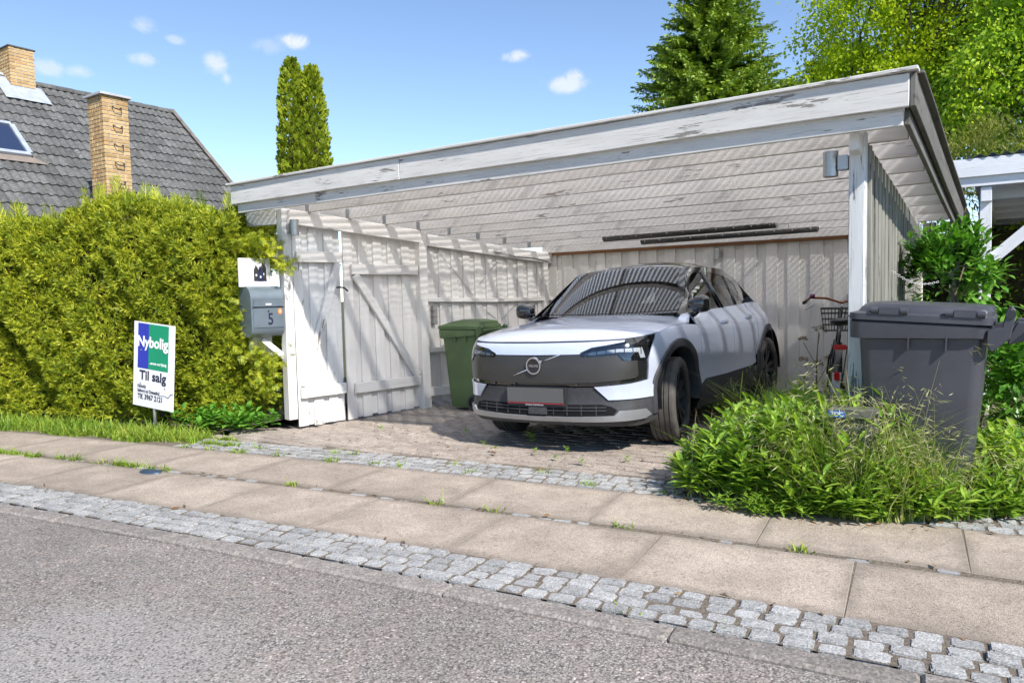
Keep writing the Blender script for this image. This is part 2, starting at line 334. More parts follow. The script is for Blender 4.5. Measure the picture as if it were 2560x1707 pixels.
def sett_band(name, v0, rows, pitch, x0, x1, mats=SETTS, skip=None, limit=300, zf=None, wscale=1.0):
    root = empty(name, (0, 0, 0), kind='structure'); L = []
    for r in range(rows):
        x = x0+random.uniform(0, .1)
        while x < x1:
            m = random.choice(mats); l = m.vertices and max(v.co.x for v in m.vertices)*2; sx = random.uniform(.86, 1.18); step = l*sx+random.uniform(.004, .013)
            n, a = curve_n(x); v = v0+(r+.5)*pitch+random.uniform(-.006, .006)
            if not (skip and skip(x, v)):
                p = spos(x+step/2, v); z = -.036+random.uniform(-.005, .004)+(zf(x, v) if zf else 0)
                L.append((math.hypot(p[0], p[1]), m, Matrix.Translation((p[0], p[1], z)) @ Matrix.Rotation(a+random.uniform(-.07, .07), 4, 'Z') @ Matrix.Rotation(random.uniform(-.03, .03), 4, 'X') @ Matrix.Diagonal((sx, wscale*random.uniform(.92, 1.06), 1, 1))))
            x += step*math.cos(a)
    L.sort(key=lambda q: q[0])
    for d, m, M in L[:limit]: link(bpy.data.objects.new('sett', m), root, M)
    rest = L[limit:]
    if rest:
        V = []; F = []
        for d, m, M in rest:
            b = len(V); V += [tuple(M @ v.co) for v in m.vertices]; F += [tuple(b+i for i in p.vertices) for p in m.polygons]
        o = mk('far_setts', V, F, GRAN, root, smooth=True); o['kind'] = 'stuff'
    return root
sett_band('gutter_setts', -.318, 4, .0790, -12.5, 1.4)
sett_band('middle_setts', .654, 1, .050, -8.5, 1.2, skip=lambda x, v: random.random() < .35, zf=lambda x, v: -.006, wscale=.60)
sett_band('driveway_setts', 1.372, 4, .0905, -5.95, 1.0, wscale=1.08, limit=290)
# concrete slabs
sl_root = empty('footpath', (0, 0, 0), kind='structure')
def slab_row(v0, x0, nn, w):
    x = x0
    for i in range(nn):
        n, a = curve_n(x+.45); c = spos(x+.45, v0+w/2, -.0335)
        link(bpy.data.objects.new('paving_slab', box_me(.8985 if v0 < .3 else .9045, w-.004, .06, .0025, SLAB)), sl_root, Matrix.Translation((c[0], c[1], c[2]+random.uniform(-.002, .002))) @ Matrix.Rotation(a+random.uniform(-.004, .004), 4, 'Z') @ Matrix.Rotation(random.uniform(-.003, .003), 4, 'X'))
        x += .9*math.cos(a)+.001
slab_row(.004, -13.84, 18, .650); slab_row(.704, -13.40, 18, .660)
# driveway: a sheet that falls to the left, pavers on it
X_, Y_ = np.meshgrid(np.linspace(-7.2, 1.5, 44), np.linspace(4.35, 9.6, 30), indexing='ij')
V = np.stack([X_, Y_, gz(X_, Y_)-.012], -1).reshape(-1, 3); ny = 30
F = [(i*ny+j, (i+1)*ny+j, (i+1)*ny+j+1, i*ny+j+1) for i in range(43) for j in range(29)]
dr = tag(mk('driveway', V, F, DRIVE, origin=(0, 0, 0), smooth=True), kind='structure')
PV = [sett_me(.207, .1015, .06, 40+i, PAVER, .004, .008) for i in range(6)]
L = []
y = 4.10; r = 0
while y < 7.6:
    x = -6.1+(r % 2)*.105
    while x < -1.2:
        n, a = curve_n(x); v = (y-float(curve_y(x)))*math.cos(a)
        if y > 4.3 and v > 1.76 or v > 1.76: L.append((x, y))
        x += .212
    y += .1065; r += 1
L.sort(key=lambda p: p[1]-.0*p[0]); near = L[:300]
def paver_M(x, y):
    return Matrix.Translation((x+random.uniform(-.004, .004), y+random.uniform(-.003, .003), float(gz(x, y))-.034+random.uniform(-.004, .002))) @ Matrix.Rotation(random.uniform(-.02, .02), 4, 'Z') @ Matrix.Rotation(random.uniform(-.012, .012), 4, 'Y')
for x, y in near: link(bpy.data.objects.new('paver', random.choice(PV)), dr, paver_M(x, y))
V = []; F = []
for x, y in L[300:]:
    m = random.choice(PV); M_ = paver_M(x, y); b = len(V); V += [tuple(M_ @ v.co) for v in m.vertices]; F += [tuple(b+i for i in p.vertices) for p in m.polygons]
o = mk('far_pavers', V, F, PAVER, dr, smooth=True); o['kind'] = 'stuff'

strip('verge', 1.365, 12, -.018, -.018, EARTH, [x for x in XS if x < -6.6]+[-6.42, -6.0])
strip('garden', 1.70, 12, -.022, -.022, EARTH, [-.86]+[x for x in XS if x > -.6])
# ------------------------------------------------------------------ carport
SLOPE = .076
def rz(y): return 2.165-SLOPE*(y-5.25)           # underside of the rafters
CP = empty('carport', (-3.5, 7.1, 0), label='white timber carport with a translucent corrugated roof and flaking painted fascia', cat='carport')
LA = np.array([-6.26, 5.08]); LB = np.array([-5.63, 9.25]); Ld = (LB-LA)/np.linalg.norm(LB-LA); Ln = np.array([Ld[1], -Ld[0]]); LLEN = float(np.linalg.norm(LB-LA))
def LW(s, o, z):                                 # along the fence, o towards the inside
    p = LA+Ld*s+Ln*o; return (p[0], p[1], z)
def lfloor(s): p = LW(s, .1, 0); return float(gz(p[0], p[1]))
UZ = (0, 0, 1); Lup = (Ld[0], Ld[1], 0)
def roofsheet():
    t = NT('corrugated_plastic'); v = t.tc.outputs['Object']; sx = t.n('ShaderNodeSeparateXYZ', {0: v})
    ph = t.math('SINE', t.math('MULTIPLY', sx.outputs[0], 2*math.pi/.076)); st = t.n('ShaderNodeVectorMath', {0: v, 1: (1, .12, 1)}, operation='MULTIPLY').outputs[0]
    nz = t.noise(st, 3.0, 4); d = t.math('ADD', ph, t.math('MULTIPLY', t.math('SUBTRACT', nz.outputs[0], .5), 2.2))
    clear = t.ramp(t.math('MULTIPLY_ADD', d, .4), (.26, .09), (.78, .42)); clear.node.inputs[0].links[0].from_node.inputs[2].default_value = .5
    tr = t.n('ShaderNodeBsdfTransparent', {0: (.90, .94, 1.0)}); tl = t.n('ShaderNodeBsdfTranslucent', {0: (.93, .92, .90)})
    gl = t.n('ShaderNodeBsdfGlossy', {0: (.9, .9, .9), 'Roughness': .2}); m = t.n('ShaderNodeMixShader', {0: t.math('SUBTRACT', 1.0, clear), 1: tr.outputs[0], 2: tl.outputs[0]}); m2 = t.n('ShaderNodeMixShader', {0: .04, 1: m.outputs[0], 2: gl.outputs[0]})
    return t.done(m2)
ROOFM = roofsheet()
# roof sheet (real waves)
xs = np.arange(-6.62, -.50, .0095); ys = np.array([4.80, 6.0, 7.2, 8.4, 9.45]); A = .012
V = np.array([(x, y, rz(y)+.215+A*math.sin(2*math.pi*x/.076)) for x in xs for y in ys]); n = len(ys)
F = np.array([(i*n+j, (i+1)*n+j, (i+1)*n+j+1, i*n+j+1) for i in range(len(xs)-1) for j in range(n-1)])
rs = mk_np('roof_sheet', V, F, ROOFM, CP, True, origin=(-3.5, 7.1, 0)); rs.location = (-3.5, 7.1, 0)
# rafters
for i in range(8):
    y = 5.28+.495*i; z = rz(y)+.085
    board('rafter', (-6.50, y, z), (-.56, y, z), .17, .045, UZ, RAFT, CP, .003, .004)
    for xx in (-6.10+.06*i*1.0, ):
        bm = bmesh.new(); bbox(bm, (0, 0, 0), (.05, .004, .10)); bm_done(bm, 'hanger_plate', METAL, CP, Matrix.Translation((LW((y-5.08)/Ld[1], .10, 0)[0], y-.026, z-.03)))
for xx in (-5.2, -3.6, -2.1): board('roof_batten', (xx, 4.85, rz(4.85)+.186), (xx, 9.4, rz(9.4)+.186), .025, .045, (1, 0, 0), RAFT, CP, .002)
# fascia (front): upper board in two lengths, recessed lower board, cap
for a, b in ((-6.66, -4.33), (-4.326, -.50)): board('fascia_board', (a, 4.735, 2.338), (b, 4.735, 2.338), .185, .030, UZ, FASC, CP, .004, .005)
for a, b in ((-6.60, -5.43), (-5.426, -.535)): board('lower_fascia_board', (a, 4.778, 2.203), (b, 4.778, 2.203), .105, .040, UZ, FASC, CP, .004, .004)
board('cap_board', (-6.70, 4.745, 2.4445), (-.455, 4.745, 2.4445), .105, .022, (0, 1, 0), FASC, CP, .004, .004)
bm = bmesh.new()
# fascia (right eave), falling with the roof
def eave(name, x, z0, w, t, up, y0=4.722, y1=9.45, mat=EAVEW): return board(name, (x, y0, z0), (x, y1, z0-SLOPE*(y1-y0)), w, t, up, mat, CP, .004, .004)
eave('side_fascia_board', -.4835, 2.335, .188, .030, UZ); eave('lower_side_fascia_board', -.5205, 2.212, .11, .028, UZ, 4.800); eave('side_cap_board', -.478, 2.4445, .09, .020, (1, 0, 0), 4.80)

# left eave
board('side_fascia_board', (-6.675, 4.77, 2.335), (-6.675, 9.45, 2.335-SLOPE*4.68), .19, .03, UZ, FASC, CP)
# posts
board('post', (-.811, 5.05, 0), (-.811, 5.05, 2.20), .092, .095, (1, 0, 0), POSTW, CP, .005, .003)
p = LW(-.03, .0, 0); board('post', (p[0], p[1], 0), (p[0], p[1], 2.19), .105, .10, (*Ln, 0), WHITE, CP, .005, .003)
p = LW(1.76, .055, 0); board('post', (p[0], p[1], -.12), (p[0], p[1], rz(6.8)-.02), .12, .10, Lup, INNER, CP, .005, .003)
p = LW(4.05, .05, 0); board('post', (p[0], p[1], -.12), (p[0], p[1], rz(9.1)-.02), .10, .10, Lup, INNER, CP, .005, .003)
board('post', (-.90, 9.17, 0), (-.90, 9.17, rz(9.15)), .10, .10, (1, 0, 0), GREYW, CP)
# beams
a = LW(-.02, .085, rz(5.06)-.075); b = LW(1.73, .085, rz(6.79)-.075); board('side_beam', a, b, .15, .05, UZ, INNER, CP, .006, .003)
a = LW(1.83, .075, rz(6.9)-.105); b = LW(LLEN-.02, .075, rz(9.2)-.105); board('side_beam', a, b, .14, .05, UZ, INNER, CP, .006, .003)
board('side_beam', (-.808, 4.87, rz(4.87)-.065), (-.865, 9.3, rz(9.3)-.065), .125, .055, UZ, WHITE, CP, .006, .002)
a = LW(-.25, -.02, 2.10); board('beam_end', (-6.75, 4.98, 2.115), (-6.33, 5.03, 2.115), .16, .045, UZ, WHITE, CP, .004)
# gate leaves
def vboard(par, s, o, w, z0, z1, mat, th=.022): board('board', LW(s, o, z0), LW(s, o, z1), w, th, Lup, mat, par, .003, .0025)
def leaf(s0, s1, z0, z1, nb, zr1, zr2, brace, label):
    L = empty('gate_leaf', LW(s0, 0, 0), parent=CP); L['label'] = label
    w = (s1-s0)/nb
    for i in range(nb):
        over = i % 2 == 0
        if over: vboard(L, s0+(i+.5)*w, .027, w*1.18, z0(s0+(i+.5)*w)+random.uniform(-.012, .012), z1(s0+(i+.5)*w), INNER if s0 > .3 else WHITE)
        else: vboard(L, s0+(i+.5)*w, .005, w*1.25, z0(s0+(i+.5)*w)+random.uniform(0, .015), z1(s0+(i+.5)*w), INNER if s0 > .3 else WHITE)
    for zz, wd in ((zr1, .115), (zr2, .115)):
        board('rail', LW(s0+.01+(.06 if brace < 0 else 0), .068, zz), LW(s1-.005, .068, zz-.0*(s1-s0)), wd, .042, UZ, INNER if zz > 1 or s0 > .3 else WHITE, L, .004, .003)
    if brace > 0: board('brace', LW(s0+.06, .066, zr2+.06), LW(s1-.05, .066, zr1-.06), .085, .040, (0, 0, 1), WHITE if s0 < .3 else INNER, L, .004)
    else: board('brace', LW(s0+.12, .066, zr1-.06), LW(s1-.04, .066, zr2+.06), .085, .040, (0, 0, 1), INNER, L, .004)
    return L
lf1 = leaf(.045, .615, lambda s: lfloor(s)+.005, lambda s: rz(5.08+s)-.09, 6, 1.70, .27, 1, 'narrow white gate leaf beside the hedge')
lf2 = leaf(.665, 1.69, lambda s: lfloor(s)+.012+.03*(1.69-s)*0, lambda s: rz(5.08+s)-.135, 10, 1.575, .25, -1, 'wide gate leaf standing ajar')
bm = bmesh.new(); a = LW(.56, .085, 1.37); b = LW(.66, .10, 1.335); tube_obj('latch', [LW(.53, .08, 1.375), LW(.56, .10, 1.378), LW(.61, .11, 1.37), LW(.66, .10, 1.335)], .010, DARKM, lf1); bm.free()
# fixed fence panel behind the gate
FP = empty('side_wall', LW(1.83, 0, 0), parent=CP); s = 1.86; i = 0
while s < LLEN-.03:
    z1 = rz(5.08+s)-.06
    vboard(FP, s+.052, .026 if i % 2 == 0 else .004, .116 if i % 2 == 0 else .125, lfloor(s)+.06+random.uniform(-.01, .01), z1, INNER); s += .104; i += 1
board('rail', LW(1.83, .062, 1.215), LW(3.05, .062, 1.185), .05, .055, UZ, INNER, FP); board('rail', LW(3.05, .062, 1.185), LW(LLEN, .062, 1.18), .05, .055, UZ, INNER, FP)
board('rail', LW(1.83, .062, .60), LW(LLEN, .062, .55), .06, .05, UZ, INNER, FP); board('rail', LW(1.83, .062, .085), LW(LLEN, .062, .02), .11, .04, UZ, INNER, FP)
for pts in ([(2.05, 1.83), (2.62, 1.26)], [(3.1, 1.70), (2.75, 1.4)], [(2.75, 1.12), (3.05, .93)], [(3.45, 1.12), (3.15, .92)]):
    tube_obj('bracing_wire', [LW(pts[0][0], .052, pts[0][1]), LW(pts[1][0], .052, pts[1][1])], .004, ZINC, FP, 6)
# back wall
BW = empty('back_wall', (-3.4, 9.25, 0), parent=CP); x = -5.60; i = 0
while x < -.88:
    w = random.choice((.125, .135, .13)); over = i % 2 == 0
    board('board', (x+w/2, 9.225 if over else 9.247, .03+float(gz(x, 9.2))), (x+w/2, 9.225 if over else 9.247, 1.80), w*(1.12 if over else 1.1), .022, (1, 0, 0), INNER, BW, .003, .0025); x += w*.99; i += 1
board('top_plate', (-5.60, 9.235, 1.823), (-.88, 9.235, 1.823), .045, .07, UZ, RAWW, BW); board('top_beam', (-5.65, 9.15, 1.880), (-.86, 9.15, 1.880), .09, .05, UZ, RAFT, BW)
# right wall: weathered boards outside
RW = empty('right_wall', (-.80, 7.1, 0), parent=CP); y = 5.13; i = 0
while y < 9.2:
    xw = -.795-.075*(y-5)/4.25; over = i % 2 == 0; w = random.choice((.092, .105, .11))
    board('board', (xw+(.012 if over else -.010), y+w/2, .02), (xw+(.012 if over else -.010), y+w/2, rz(y)-.02), w*1.12, .022, (0, 1, 0), GREYW, RW, .003, .004); y += w*.98; i += 1
board('corner_strip', (-.752, 5.105, .02), (-.752, 5.105, 2.12), .02, .022, (0, 1, 0), GREYW, RW)
# lamps: grey can lights on brackets
def lamp(loc, face, label, r=.042, h=.16):
    f = Vector(face).normalized(); e = empty('wall_lamp', loc, label=label, cat='lamp', group='grey can wall lamps'); ez = math.atan2(f.y, f.x)
    M0 = Matrix.Translation(loc) @ Matrix.Rotation(ez, 4, 'Z')
    bm = bmesh.new(); bbox(bm, (.03, 0, .0), (.06, .065, .09), bev=.004); bm_done(bm, 'bracket', METAL, e, M0)
    bm = bmesh.new(); rg = lathe(bm, [(r*.86, -h*.5), (r, -h*.5), (r, -h*.16), (r*.985, -h*.155), (r*.985, -h*.145), (r, -h*.14), (r, h*.5), (r*.97, h*.51)], 24); bm.faces.new(rg[-1]); bm.faces.new(rg[0][::-1])
    shade(bm_done(bm, 'can', METAL, e, M0 @ Matrix.Translation((.06+r, 0, 0))), 35); return e
lamp((LW(.0, .055, 1.99)), (Ln[0], Ln[1], 0), 'grey can lamp on the white gate post by the hedge', .045, .155)
lamp((-.862, 5.03, 2.02), (-1, 0, 0), 'grey can lamp on the flaking front post', .045, .155)
lamp((-3.08, 9.21, 1.70), (0, -1, 0), 'small grey can lamp on the back wall boards', .035, .12)
lamp((-.80, 8.9, 1.85), (1, 0, 0), 'small grey lamp outside the weathered wall under the eave', .03, .09)
# two old gutters hung under the rafters
GUT = plain('grey_gutter_plastic', (.10, .095, .09), .55, 0, .4, .2)
def gutter(a, b, lab):
    a = Vector(a); b = Vector(b); e = empty('gutter', tuple(a), label=lab, cat='gutter', group='old gutters stored under the roof'); d = (b-a); n = d.normalized(); side = Vector((0, 0, 1)).cross(n).normalized()
    bm = bmesh.new(); R_ = .055; rows = []
    for k in range(2):
        p = d*k; rows.append([bm.verts.new(p+side*R_*math.cos(q)+Vector((0, 0, 1))*R_*math.sin(q)) for q in np.linspace(math.pi, 2*math.pi, 13)])
    for i in range(12): bm.faces.new((rows[0][i], rows[0][i+1], rows[1][i+1], rows[1][i]))
    o = bm_done(bm, 'channel', GUT, e, Matrix.Translation(a)); o.data.polygons.foreach_set('use_smooth', [True]*len(o.data.polygons)); md = o.modifiers.new('s', 'SOLIDIFY'); md.thickness = .003
    for q in np.linspace(.03, .97, 11):
        bm = bmesh.new(); bmesh.ops.create_uvsphere(bm, u_segments=6, v_segments=4, radius=.007); bm_done(bm, 'screw', METAL, e, Matrix.Translation(a+d*q-side*R_+Vector((0, 0, -.018))))
    for q in (.2, .5, .85):
        bm = bmesh.new(); tube(bm, [Vector((0, 0, 0)), Vector((0, 0, .12))], .004, 6); bm_done(bm, 'hook', ZINC, e, Matrix.Translation(a+d*q))
    return e
gutter((-4.05, 7.95, rz(7.95)-.055), (-2.05, 7.95, rz(7.95)-.03), 'dark grey old gutter hung higher under the carport rafters')
gutter((-3.72, 8.30, rz(8.3)-.065), (-1.72, 8.30, rz(8.3)-.045), 'dark grey old gutter hung lower beside the back wall')
# small fittings on the fence
e = empty('cable_box', LW(3.05, .11, rz(8.1)-.10), label='small pale box with cables on the side beam', cat='box'); bm = bmesh.new(); bbox(bm, (0, 0, 0), (.05, .12, .06), bev=.006); bm_done(bm, 'case', WHITE, e, Matrix.Translation(LW(3.05, .125, rz(8.1)-.10)))
tube_obj('cable', [LW(3.1, .12, rz(8.2)-.13), LW(3.4, .112, rz(8.5)-.15), LW(3.8, .112, rz(8.8)-.14), LW(4.1, .112, rz(9.1)-.16)], .005, DARKM, e)
e = empty('wall_socket', LW(1.92, .05, 1.02), label='grey stacked outdoor socket box on the fence boards', cat='socket')
for k in range(3): bm = bmesh.new(); bbox(bm, (0, 0, 0), (.05, .07, .075), bev=.006); bm_done(bm, 'module', plain('socket_grey', (.28, .26, .24), .5) if k == 0 else bpy.data.materials['socket_grey'], e, Matrix.Translation(LW(1.93, .075, .95+.08*k)) @ Matrix.Rotation(math.atan2(Ln[1], Ln[0]), 4, 'Z'))
# ------------------------------------------------------------------ car surfaces (car axes: x forward from front axle, y left, z up)
def catmull(P, n):
    P = np.asarray(P, float); Q = np.vstack([2*P[0]-P[1], P, 2*P[-1]-P[-2]]); out = []
    for i in range(len(P)-1):
        p0, p1, p2, p3 = Q[i:i+4]
        t = np.linspace(0, 1, n, endpoint=False)[:, None]
        out.append(.5*((2*p1)+(p2-p0)*t+(2*p0-5*p1+4*p2-p3)*t*t+(3*p1-p0-3*p2+p3)*t**3))
    out.append(P[-1:]); return np.vstack(out)
def smooth01(a, b, x):
    t = np.clip((np.asarray(x, float)-a)/(b-a), 0, 1); return t*t*(3-2*t)
PLAN = catmull([(.835,0),(.83,.22),(.812,.42),(.775,.58),(.715,.70),(.62,.79),(.46,.855),(.25,.89),(-.1,.905),(-.7,.908),(-1.4,.91),(-2.1,.912),
                (-2.6,.905),(-2.95,.86),(-3.2,.74),(-3.33,.50),(-3.385,.22),(-3.39,0)], 24)
PS = np.concatenate([[0], np.cumsum(np.linalg.norm(np.diff(PLAN, axis=0), axis=1))])
PT = np.gradient(PLAN, PS, axis=0); PT[0] = (0, 1); PT[-1] = (0, -1)
PN = np.stack([PT[:, 1], -PT[:, 0]], 1); PN /= np.linalg.norm(PN, axis=1)[:, None]
def ev(tab, z): return np.interp(z, [a for a, b in tab], [b for a, b in tab])
def smtab(tab):
    c = catmull(tab, 12); return c
DF = smtab([(.12,.16),(.20,.075),(.28,.012),(.34,0),(.42,.012),(.50,.010),(.58,.002),(.70,.004),(.80,.022),(.86,.05),(.905,.10),(.94,.17)])
DS = smtab([(.12,.12),(.22,.045),(.30,.02),(.40,.012),(.50,.022),(.58,.022),(.66,.008),(.76,0),(.86,.004),(.93,.02),(.98,.045),(1.02,.075),(1.08,.12)])
DR = smtab([(.12,.16),(.25,.05),(.40,0),(.60,0),(.75,.02),(.90,.05),(1.0,.10),(1.08,.18)])
S_CORNER = float(np.interp(.60, PLAN[::-1, 0], PS[::-1]))
def delta(s, z):
    f = np.interp(z, DF[:, 0], DF[:, 1]); d = np.interp(z, DS[:, 0], DS[:, 1]); r = np.interp(z, DR[:, 0], DR[:, 1])
    wf = 1-smooth01(.62, 1.15, s); wr = smooth01(4.1, 4.6, s)
    return f*wf+r*wr+d*(1-wf-wr)
def S(s, z):
    sa = np.abs(s); sg = np.where(np.asarray(s) < 0, -1., 1.)
    x = np.interp(sa, PS, PLAN[:, 0]); y = np.interp(sa, PS, PLAN[:, 1]); nx = np.interp(sa, PS, PN[:, 0]); ny = np.interp(sa, PS, PN[:, 1])
    d = delta(sa, z); return np.stack([x-nx*d, sg*(y-ny*d), np.asarray(z)+0*x], -1)
def s_of_x(x): # along the side, left half
    return np.interp(-np.asarray(x, float), -PLAN[:, 0], PS)
def s_of_y(y): # along the front
    i = np.argmax(PLAN[:, 1]); return np.interp(y, PLAN[:200, 1], PS[:200])
def gs_y(x, z): # greenhouse side half width
    x = np.asarray(x, float); z = np.asarray(z, float)
    return .80-.42*(z-1.03)-.18*np.clip(z-1.03, 0, 1)**2-.12*np.clip(-x-1.5, 0, 3)**1.5/1.3-.10*np.clip(x+.75, 0, 2)
ROOF = catmull([(-.86,1.455),(-1.0,1.508),(-1.2,1.548),(-1.5,1.575),(-1.9,1.568),(-2.3,1.525),(-2.65,1.445),(-2.86,1.378)], 12)
def roof_z(x): return np.interp(-np.asarray(x, float), -ROOF[:, 0], ROOF[:, 1])
HC = catmull([(.80,.868),(.763,.886),(.70,.922),(.55,.965),(.3,1.003),(0,1.033),(-.25,1.056),(-.5,1.075),(-.7,1.085)], 12)
HE = catmull([(.80,.868),(.763,.884),(.61,.900),(.37,.930),(.1,.975),(-.1,.992),(-.35,1.005),(-.6,1.02),(-.8,1.03)], 12)
def hood_ye(x):
    s = np.linspace(0, 2.3, 300); P = S(s, hood_ztop(s)); return np.interp(-np.asarray(x, float), -P[:, 0], P[:, 1])
def hood_ztop(s): return np.interp(s, [0,.40,.66,.81,1.11,1.385,1.60,1.84,2.3], [.886,.889,.895,.899,.928,.966,.972,.978,.985])
def hood_z(x, y):
    ye = np.maximum(hood_ye(x), 1e-3); r = np.clip(np.abs(y)/ye, 0, 1.05)
    c = np.interp(-np.asarray(x, float), -HC[:, 0], HC[:, 1]); e = np.interp(-np.asarray(x, float), -HE[:, 0], HE[:, 1])
    zt = np.interp(-np.asarray(x, float), [-.763,-.61,-.37,-.1,.1,.35,.8], [.886,.899,.928,.966,.972,.978,.985])
    base = zt+(c-zt)*(1-r**3.2)
    return base
# ------------------------------------------------------------------ car
def car_paint():
    t = NT('pale_blue_silver_paint'); fl = t.n('ShaderNodeTexVoronoi', {'Vector': t.tc.outputs['Object'], 'Scale': 1500})
    b = t.bsdf(Base_Color=t.mix(t.math('MULTIPLY', fl.outputs['Color'], .25), (.57, .62, .765), (.72, .765, .87)), Metallic=.25, Roughness=.30, Specular_IOR_Level=.5)
    b.inputs['Coat Weight'].default_value = 1; b.inputs['Coat Roughness'].default_value = .03; return t.done(b)
def glass(name, tint, refl=1.0):
    t = NT(name); fr = t.n('ShaderNodeFresnel', {'IOR': 1.52}); tr = t.n('ShaderNodeBsdfTransparent', {0: tint}); gl = t.n('ShaderNodeBsdfGlossy', {0: (1, 1, 1), 'Roughness': .01})
    f = t.math('MULTIPLY_ADD', fr.outputs[0], 1.15*refl); f.node.inputs[2].default_value = .02
    return t.done(t.n('ShaderNodeMixShader', {0: f, 1: tr.outputs[0], 2: gl.outputs[0]}))
PAINT = car_paint(); GLOSSB = plain('gloss_black', (.012, .012, .014), .12, 0, .5, 0, coat=1); CLAD = plain('grey_cladding', (.045, .045, .05), .55, 0, .4, .15, 30, .0006, bscale=400)
SHIELD = plain('satin_grey_shield', (.050, .047, .046), .36, .25, .5, .10, 3); TRIM = plain('silver_skid', (.42, .43, .45), .35, .6, .5, .06); CHROME = plain('chrome', (.85, .85, .87), .08, 1, .5, 0)
GLASSW = glass('windscreen_glass', (.30, .35, .36), 1.25); GLASSS = glass('side_glass', (.30, .34, .34)); LAMPG = glass('lamp_glass', (.75, .78, .80), 1.2); TYRE = plain('tyre_rubber', (.075, .070, .064), .8, 0, .3, .25, 12, .0008, bscale=220)
RIM = plain('dark_alloy', (.05, .052, .056), .38, .5, .5, .08); SEATM = plain('pale_seat_cloth', (.30, .31, .29), .9, 0, .2, .15); DASH = plain('dark_dash', (.02, .021, .024), .7)
REFL = plain('lamp_reflector', (.70, .72, .76), .15, .9, .5, 0); DRL = plain('lamp_white_insert', (.75, .77, .80), .25, .1); UNDER = plain('underbody_black', (.008, .008, .009), .85, 0, .2)
PLATE = plain('blurred_plate_grey', (.10, .097, .097), .5, 0, .4, .05, 2); PLRED = plain('plate_red_rim', (.5, .03, .05), .4); WHITET = plain('white_print', (.82, .82, .82), .5, 0, .4, 0)
CX, CY = -3.148, 5.791
CM = Matrix.Translation((CX, CY, 0)) @ Matrix.Rotation(-math.pi/2, 4, 'Z')                     # forward = -Y
CM = CM @ Matrix.Translation((0, .79, 0)) @ Matrix.Rotation(.028, 4, 'X') @ Matrix.Translation((0, -.79, 0))   # stands on the sloping drive
CAR = bpy.data.objects.new('car', None); link(CAR, None, CM); tag(CAR, 'pale silver blue electric crossover with black roof parked nose out in the carport', 'car')
def cmk(name, V, F, mat, parent=None, smooth=True, sharp=40):
    o = mk(name, V, F, mat, parent or CAR, CM.copy(), smooth)
    if smooth: shade(o, sharp)
    return o
def densify(P, step):
    P = [np.asarray(p, float) for p in P]; out = []
    for a, b in zip(P, P[1:]+P[:1]):
        n = max(1, int(np.linalg.norm(b-a)/step))
        for k in range(n): out.append(a+(b-a)*k/n)
    return np.array(out)
def inside(px, py, poly):
    c = np.zeros(len(px), bool); x, y = poly[:, 0], poly[:, 1]; j = len(poly)-1
    for i in range(len(poly)):
        hit = ((y[i] > py) != (y[j] > py)) & (px < (x[j]-x[i])*(py-y[i])/(y[j]-y[i]+1e-12)+x[i]); c ^= hit; j = i
    return c
def panel_geo(poly, fn, step=.04, th=.012, off=0.0, nfn=None):
    """a closed 2-D outline laid on the surface fn(u,v) with a folded rim"""
    P = densify(poly, step); lo, hi = P.min(0), P.max(0)
    gx, gy = np.meshgrid(np.arange(lo[0]+step/2, hi[0], step), np.arange(lo[1]+step/2, hi[1], step)); gx = gx.ravel(); gy = gy.ravel()
    ins = inside(gx, gy, P)
    if ins.any():
        q = np.stack([gx[ins], gy[ins]], 1); dmin = np.array([np.min(np.hypot(*(P-p).T)) for p in q]); q = q[dmin > step*.45]
    else: q = np.zeros((0, 2))
    A = np.vstack([P, q]); n = len(P)
    r = delaunay_2d_cdt([Vector(p) for p in A], [(i, (i+1) % n) for i in range(n)], [], 0, 1e-6)
    U = np.array([tuple(v) for v in r[0]]); T = np.array([tuple(f) for f in r[2]]); c = U[T].mean(1); T = T[inside(c[:, 0], c[:, 1], P)]
    V = fn(U[:, 0], U[:, 1]); h = 1e-3
    du = fn(U[:, 0]+h, U[:, 1])-fn(U[:, 0]-h, U[:, 1]); dv = fn(U[:, 0], U[:, 1]+h)-fn(U[:, 0], U[:, 1]-h); N = np.cross(du, dv); N /= np.linalg.norm(N, axis=1)[:, None]+1e-12
    a, b, c3 = V[T[:, 0]], V[T[:, 1]], V[T[:, 2]]; fN = np.cross(b-a, c3-a)
    if nfn is not None:
        sg = np.sign((N*nfn(V)).sum(1)); sg[sg == 0] = 1; N = N*sg[:, None]
    flip = (fN*N[T[:, 0]]).sum(1) < 0; T[flip] = T[flip][:, ::-1]
    V = V+N*off; F = [tuple(t) for t in T]
    if th:
        e = {}
        for t in T:
            for i in range(3): e[(t[i], t[(i+1) % 3])] = 1
        bd = [(a, b) for (a, b) in e if (b, a) not in e]; m = {}; V = list(V)
        for a, b in bd:
            for k in (a, b):
                if k not in m: m[k] = len(V); V.append(V[k]-N[k]*th)
        F += [(b, a, m[a], m[b]) for a, b in bd]; V = np.array(V)
    return np.asarray(V), F
outw = lambda V: np.stack([V[:, 0]*.0+np.where(V[:, 0] > .4, .6, 0)+np.where(V[:, 0] < -3.0, -.6, 0), np.sign(V[:, 1]+1e-9), V[:, 2]*0+.15], 1)
outf = lambda V: np.stack([np.ones(len(V)), V[:, 1]*.8, V[:, 2]*0+.1], 1)
upw = lambda V: np.stack([V[:, 0]*0, V[:, 1]*0, np.ones(len(V))], 1)
